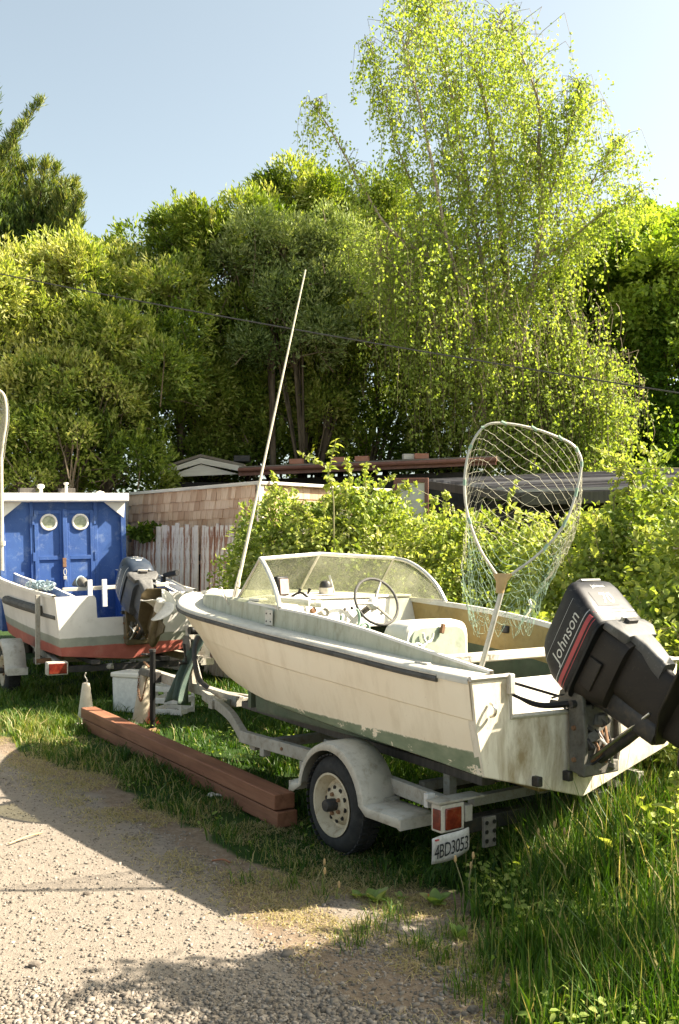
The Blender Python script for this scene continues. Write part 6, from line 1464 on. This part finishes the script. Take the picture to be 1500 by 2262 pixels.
# ------------------------------------------------------------------ BRAMBLES
def bramble(base, lumps, label, seed, size=.057, per=8, shoots=14, canes=40, big=0, blossoms=170):
    r = np.random.default_rng(seed); base = np.array(base, float)
    root = empty('bramble_bush', base, (0, 0, 0), label, 'bramble bush', 'bramble bushes round the boats')
    parts = []; pts = []; 
    for c, rad, n in lumps:
        P, O = ellip(c, rad, int(n * 1.2), r, .55, .35, -.75); k = P[:, 2] > .05; P, O = P[k], O[k]
        cl = fbm(P[:, 0] * 2.3 + seed, P[:, 2] * 2.3 + P[:, 1] * 1.3) - .45
        pts.append((P, O)); parts.append(tufts(P - base, O, per, size, size * .72, .85, r, .15, .10, np.clip(.42 + .8 * cl, 0, 1), OVATE, .25, .25))
    P = np.vstack([p for p, o in pts]); O = np.vstack([o for p, o in pts])
    # arching shoots that break the outline
    cp = []
    top = np.argsort(-(P[:, 2] - .25 * P[:, 1]))[: max(40, len(P) // 4)]
    for i in r.choice(top, max(4, shoots // 2)):
        p = P[i]; h = r.uniform(.18, .55); d = np.array((r.normal(0, .28), r.normal(-.1, .2), 1.0)) * h
        q = np.array([p - O[i] * .2, p, p + d * .6, p + d + np.array((d[0] * .8, 0, -.05))]); cp.append(q)
        s = crom(q, 12)[4:]; m = len(s) * 4; pp = np.repeat(s, 4, 0)
        parts.append(tufts(pp - base, nrm(rvec(m, r) + np.array((0, 0, .3))), 2, size * .9, size * .62, .8, r, .1, .02, np.full(m, .6), OVATE, .25, .25))
    for i in r.integers(0, len(P), canes):
        p = P[i]; a = p - O[i] * .35 + np.array((0, 0, -.25)); e = p + np.array((r.normal(0, .3), r.normal(0, .15), r.normal(-.02, .18)))
        cp.append(np.array([a, a * .4 + p * .6 + np.array((0, 0, .05)), p + O[i] * .06, e + O[i] * .06]))
    cp = np.array([crom(q, 7) for q in cp]) - base
    Vv, Ff = tubes(cp, np.tile(np.linspace(.006, .0025, 7), (len(cp), 1)), 4); props(link('canes', np_mesh('canes', Vv, Ff, M['cane']), root), kind='stuff')
    V, F, T = merge(parts); props(link('foliage', np_mesh('foliage', V, F, M['bramble'], T), root), kind='stuff')
    # pale buds and blossoms at the tips
    idx = r.choice(len(P), blossoms); bp = np.repeat(P[idx] + O[idx] * .06, 9, 0) + rvec(blossoms * 9, r) * .028
    V, F, k = leaves(bp - base, rvec(len(bp), r), rvec(len(bp), r), .020, .018, .1, .1); props(link('blossom', np_mesh('blossom', V, F, M['blossom'], np.repeat(r.random(len(bp)), k)), root), kind='stuff')
    # large single leaves that can be picked out
    for i in (r.choice(np.argsort(P[:, 1])[: len(P) // 2], big) if big else ()):
        p = P[i] + O[i] * .07; s = r.uniform(.085, .13)
        V, F, k = leaves(np.zeros((1, 3)), np.array([[1.0, 0, 0]]), np.array([[0, 0, 1.0]]), s, s * .8, .2, .22, OVATE)
        o = link('leaf', np_mesh('leaf', V, F, M['bramble'], np.full(len(V), r.uniform(.4, .8)), True), root)
        d = nrm(O[i] * .5 + rvec(1, r)[0] * .8); o.location = p - base; o.rotation_euler = Vector(d).to_track_quat('X', 'Z').to_euler()
    return root
bramble((-.55, 10.7, 0), [((-.55, 10.8, 1.25), (.75, .7, 1.05), 950), ((-.95, 11.5, 1.2), (.45, .5, .75), 260), ((-.2, 10.4, 1.4), (.6, .6, .85), 600)], 'bramble bush in front of the shed behind the whip aerial', 71, per=8, shoots=26)
bramble((.45, 10.3, 0), [((.45, 10.3, 1.15), (.85, .8, 1.12), 1100), ((.0, 10.5, 1.6), (.5, .5, .7), 380)], 'bramble bush behind the middle of the windscreen with a tall shoot', 72, shoots=30)
bramble((1.35, 9.9, 0), [((1.3, 10.0, 1.0), (.85, .8, 1.02), 1100), ((1.9, 9.8, .95), (.7, .7, .95), 650)], 'bramble bush behind the landing net', 73, shoots=20)
bramble((2.4, 8.6, 0), [((2.25, 8.7, 1.0), (.85, .8, 1.05), 1150), ((2.75, 8.3, 1.18), (.75, .7, 1.08), 850)], 'bramble bush between the landing net and the black motor', 74, size=.06, shoots=26, big=50)
bramble((3.0, 7.3, 0), [((2.95, 7.2, 1.05), (.75, .8, 1.08), 1150), ((2.35, 6.9, .6), (.55, .6, .75), 650), ((3.2, 6.5, .8), (.7, .7, 1.0), 500)], 'bramble bush with large leaves at the right edge behind the black motor', 75, size=.065, shoots=20, big=90)
bramble((2.2, 5.7, 0), [((2.4, 5.8, .32), (.45, .45, .45), 300), ((1.98, 5.05, .16), (.34, .34, .28), 160), ((1.6, 4.75, .14), (.26, .26, .28), 90)], 'low bramble sprouting from the long grass below the motor at right', 76, size=.05, shoots=12, canes=20, big=40, blossoms=15)
bramble((3.1, 4.45, 0), [((2.75, 4.6, .42), (.6, .5, .46), 300), ((3.3, 5.3, .8), (.7, .6, .85), 260), ((2.6, 3.55, .4), (.5, .4, .45), 180)], 'bramble bush just outside the frame on the right, shading the long grass', 77, size=.065, shoots=8, canes=15, blossoms=8)
bramble((2.1, 7.3, 0), [((2.1, 6.75, .5), (.45, .7, .68), 420), ((1.5, 7.6, .55), (.5, .7, .70), 420), ((.95, 8.4, .55), (.5, .7, .75), 420), ((.4, 9.2, .55), (.45, .6, .8), 380), ((-.05, 9.8, .6), (.45, .5, .85), 320)], 'low bramble hidden along the far side of the cream boat, added to shade the ground under it', 78, per=5, size=.062, shoots=6, canes=15, blossoms=10)  # mostly hidden by the hull; added to darken the ground beneath the boat
def shootplant(px, Y, z0, z1, label, seed):
    r = np.random.default_rng(seed); b = at(px, 1222, Y); b[2] = 0
    root = empty('bramble_shoot', b, (0, 0, 0), label, 'bramble shoot', 'tall bramble shoots')
    P = crom([(0, 0, .6), (.02, 0, z0), (-.03, 0, (z0 + z1) / 2), (.04, 0, z1)], 30); MB().tube(P, np.linspace(.011, .004, 30), 6).build('stem', M['cane'], root)
    k = 0
    for i in range(14, 30):
        for s in range(2):
            L = r.uniform(.08, .15) * (1.15 - .5 * i / 30); V, F, kk = leaves(np.zeros((1, 3)), np.array([[1.0, 0, 0]]), np.array([[0, 0, 1.0]]), L, L * .75, .22, .25, OVATE)
            o = link('leaf', np_mesh('leaf', V, F, M['bramble'], np.full(7, r.uniform(.35, .8)), True), root); o.location = P[i]; o.rotation_euler = (r.uniform(-.5, .5), r.uniform(-.6, .5), r.uniform(0, 6.28))
shootplant(733, 9.9, 2.1, 2.78, 'tall leafy bramble shoot rising above the house roof', 81)
shootplant(1395, 8.2, 1.9, 2.42, 'bramble shoot rising in front of the reed roof at the right', 82)
def ivy():
    r = np.random.default_rng(85); b = at(322, 1176, 14.45)
    root = empty('ivy_clump', b, (0, 0, 0), 'dark ivy clump growing over the left top of the board fence', 'ivy')
    P, O = ellip((0, 0, 0), (.24, .12, .10), 130, r, .3, .5, -1); V, F, T = tufts(P, O, 6, .075, .06, .8, r, .1, .04, np.full(len(P), .1), OVATE)
    props(link('foliage', np_mesh('foliage', V, F, M['evergreen'], T), root), kind='stuff')
ivy()
# ------------------------------------------------------------------ WEEDS in the foreground
def rosette(px, py, n, L, label, seed, red=False, up=.9):
    r = np.random.default_rng(seed); Y = 2199 * 1.66 / (py - 1222); b = at(px, py, Y); b[2] = float(ground_z(b[0], Y))
    root = empty('dock_plant', b, (0, 0, 0), label, 'weed', 'broad leaved weeds on the soil')
    for k in range(n):
        l = L * r.uniform(.6, 1.15); m = 9; wd = l * .80
        V = []; 
        for i in range(m):
            t = i / (m - 1); wv = wd * .5 * math.sin(math.pi * min(1, t ** .8 * .96 + .02)) ** .7 * (.3 if t < .12 else 1); x = l * t; z = -.22 * l * t * t
            V += [(x, -wv, z + wv * .35), (x, 0, z), (x, wv, z + wv * .35)]
        F = [(3 * i + j, 3 * i + j + 1, 3 * i + j + 4, 3 * i + j + 3) for i in range(m - 1) for j in (0, 1)]
        tv = r.uniform(.2, .8) if not (red and k == 4) else 1.0
        o = link('leaf', np_mesh('leaf', V, F, M['dock'], np.full(len(V), tv), True), root)
        a = k * 6.283 / n + r.normal(0, .3); o.rotation_euler = (0, -up * r.uniform(.6, 1.35), a); o.location = (.012 * math.cos(a), .012 * math.sin(a), .0)
rosette(832, 1992, 13, .075, 'pale green broad leaved weed in the sun at the left of two', 91)
rosette(790, 1985, 7, .045, 'small weed seedling left of the broad leaved weed', 92)
rosette(962, 2003, 12, .072, 'broad leaved weed with one red leaf at the edge of the shade', 93, True)
rosette(885, 1985, 4, .045, 'tiny pale weed between the two broad leaved weeds', 94)
rosette(1015, 2080, 5, .07, 'upright weed on the bare soil below the licence plate', 95, up=1.3)
rosette(1165, 2195, 9, .07, 'weed with red brown leaves at the edge of the long grass', 96, True)
rosette(905, 1935, 5, .07, 'shaded weed in the dark grass behind the broad leaved weeds', 97)
rosette(1205, 1940, 7, .10, 'round leaved weed in the long grass under the stern', 98, up=1.1)
def stalks(lst, name, label, cat, grp, seed):
    r = np.random.default_rng(seed)
    for i, (px, pb, pt, lab) in enumerate(lst):
        Y = 2199 * 1.66 / (pb - 1222); b = at(px, pb, Y); b[2] = 0; h = (pb - pt) / 2199 * Y
        root = empty('seed_stalk', b, (0, 0, r.uniform(0, 6.28)), lab, 'plant stalk', grp)
        P = crom([(0, 0, 0), (r.normal(0, .02), 0, h * .5), (r.normal(0, .05), 0, h)], 10); MB().tube(P, np.linspace(.0028, .0018, 10), 5).build('stem', M['cane'], root)
        MB().lathe([(.003, -.004), (.0065, .004), (.007, .014), (.0045, .028), (0, .030)], P[-1], (0, 0, 1), 8).build('seed_head', M['tan'], root)
stalks([(1228, 1990, 1828, 'tallest tan headed stalk in the long grass at right'), (1248, 1992, 1842, 'tan headed stalk just right of the tallest one'), (1206, 1988, 1846, 'tan headed stalk just left of the tallest one'), (1233, 2000, 1874, 'short tan headed stalk under the tallest one'), (1050, 2010, 1896, 'tan headed stalk right of the licence plate'), (1024, 2015, 1910, 'short stalk below the licence plate'), (1035, 2012, 1922, 'shortest stalk at the edge of the long grass'), (716, 1985, 1925, 'leaning dry stalk on the sunlit bare soil'), (700, 1980, 1920, 'dry stalk left of the leaning one on the soil'), (752, 1992, 1960, 'short dry stalk with seed head near the broad leaved weeds')], 'seed_stalk', '', '', 'seed stalks in the grass', 5)
# a sparse small tree just outside the frame on the right; its shade dapples the gravel
def shade_tree():
    r = np.random.default_rng(101); b = np.array((3.35, 3.9, 0))
    root = empty('alder_tree', b, (0, 0, 0), 'small sparse tree just right of the frame shading the near gravel', 'tree')
    parts = []; paths = []
    for c, rad, n in (((3.3, 4.30, 3.05), (.75, .22, .40), 150), ((2.75, 4.22, 2.6), (.42, .20, .30), 80), ((3.9, 4.25, 3.4), (.7, .24, .4), 120), ((3.5, 3.95, 3.1), (.7, .18, .3), 90), ((2.6, 4.5, 2.0), (.3, .25, .25), 60)):
        P, O = ellip(c, rad, n, r, .1, 1, -1); parts.append(tufts(P - b, O, 9, .085, .055, .9, r, 0, .12)); paths.append((np.array([(0, 0, 1.0), (np.array(c) - b) * .6 + (0, 0, .2), np.array(c) - b]), .03, .01))
    paths.append((np.array([(0, 0, 0), (.03, 0, .8), (.1, .05, 2.0), (.1, 0, 3.2)]), .06, .02))
    V, F, T = merge(parts); props(link('crown', np_mesh('crown', V, F, M['brightleaf'], T), root), kind='stuff'); branch_mesh(paths, 'trunk', M['darkbark'], root)
shade_tree()
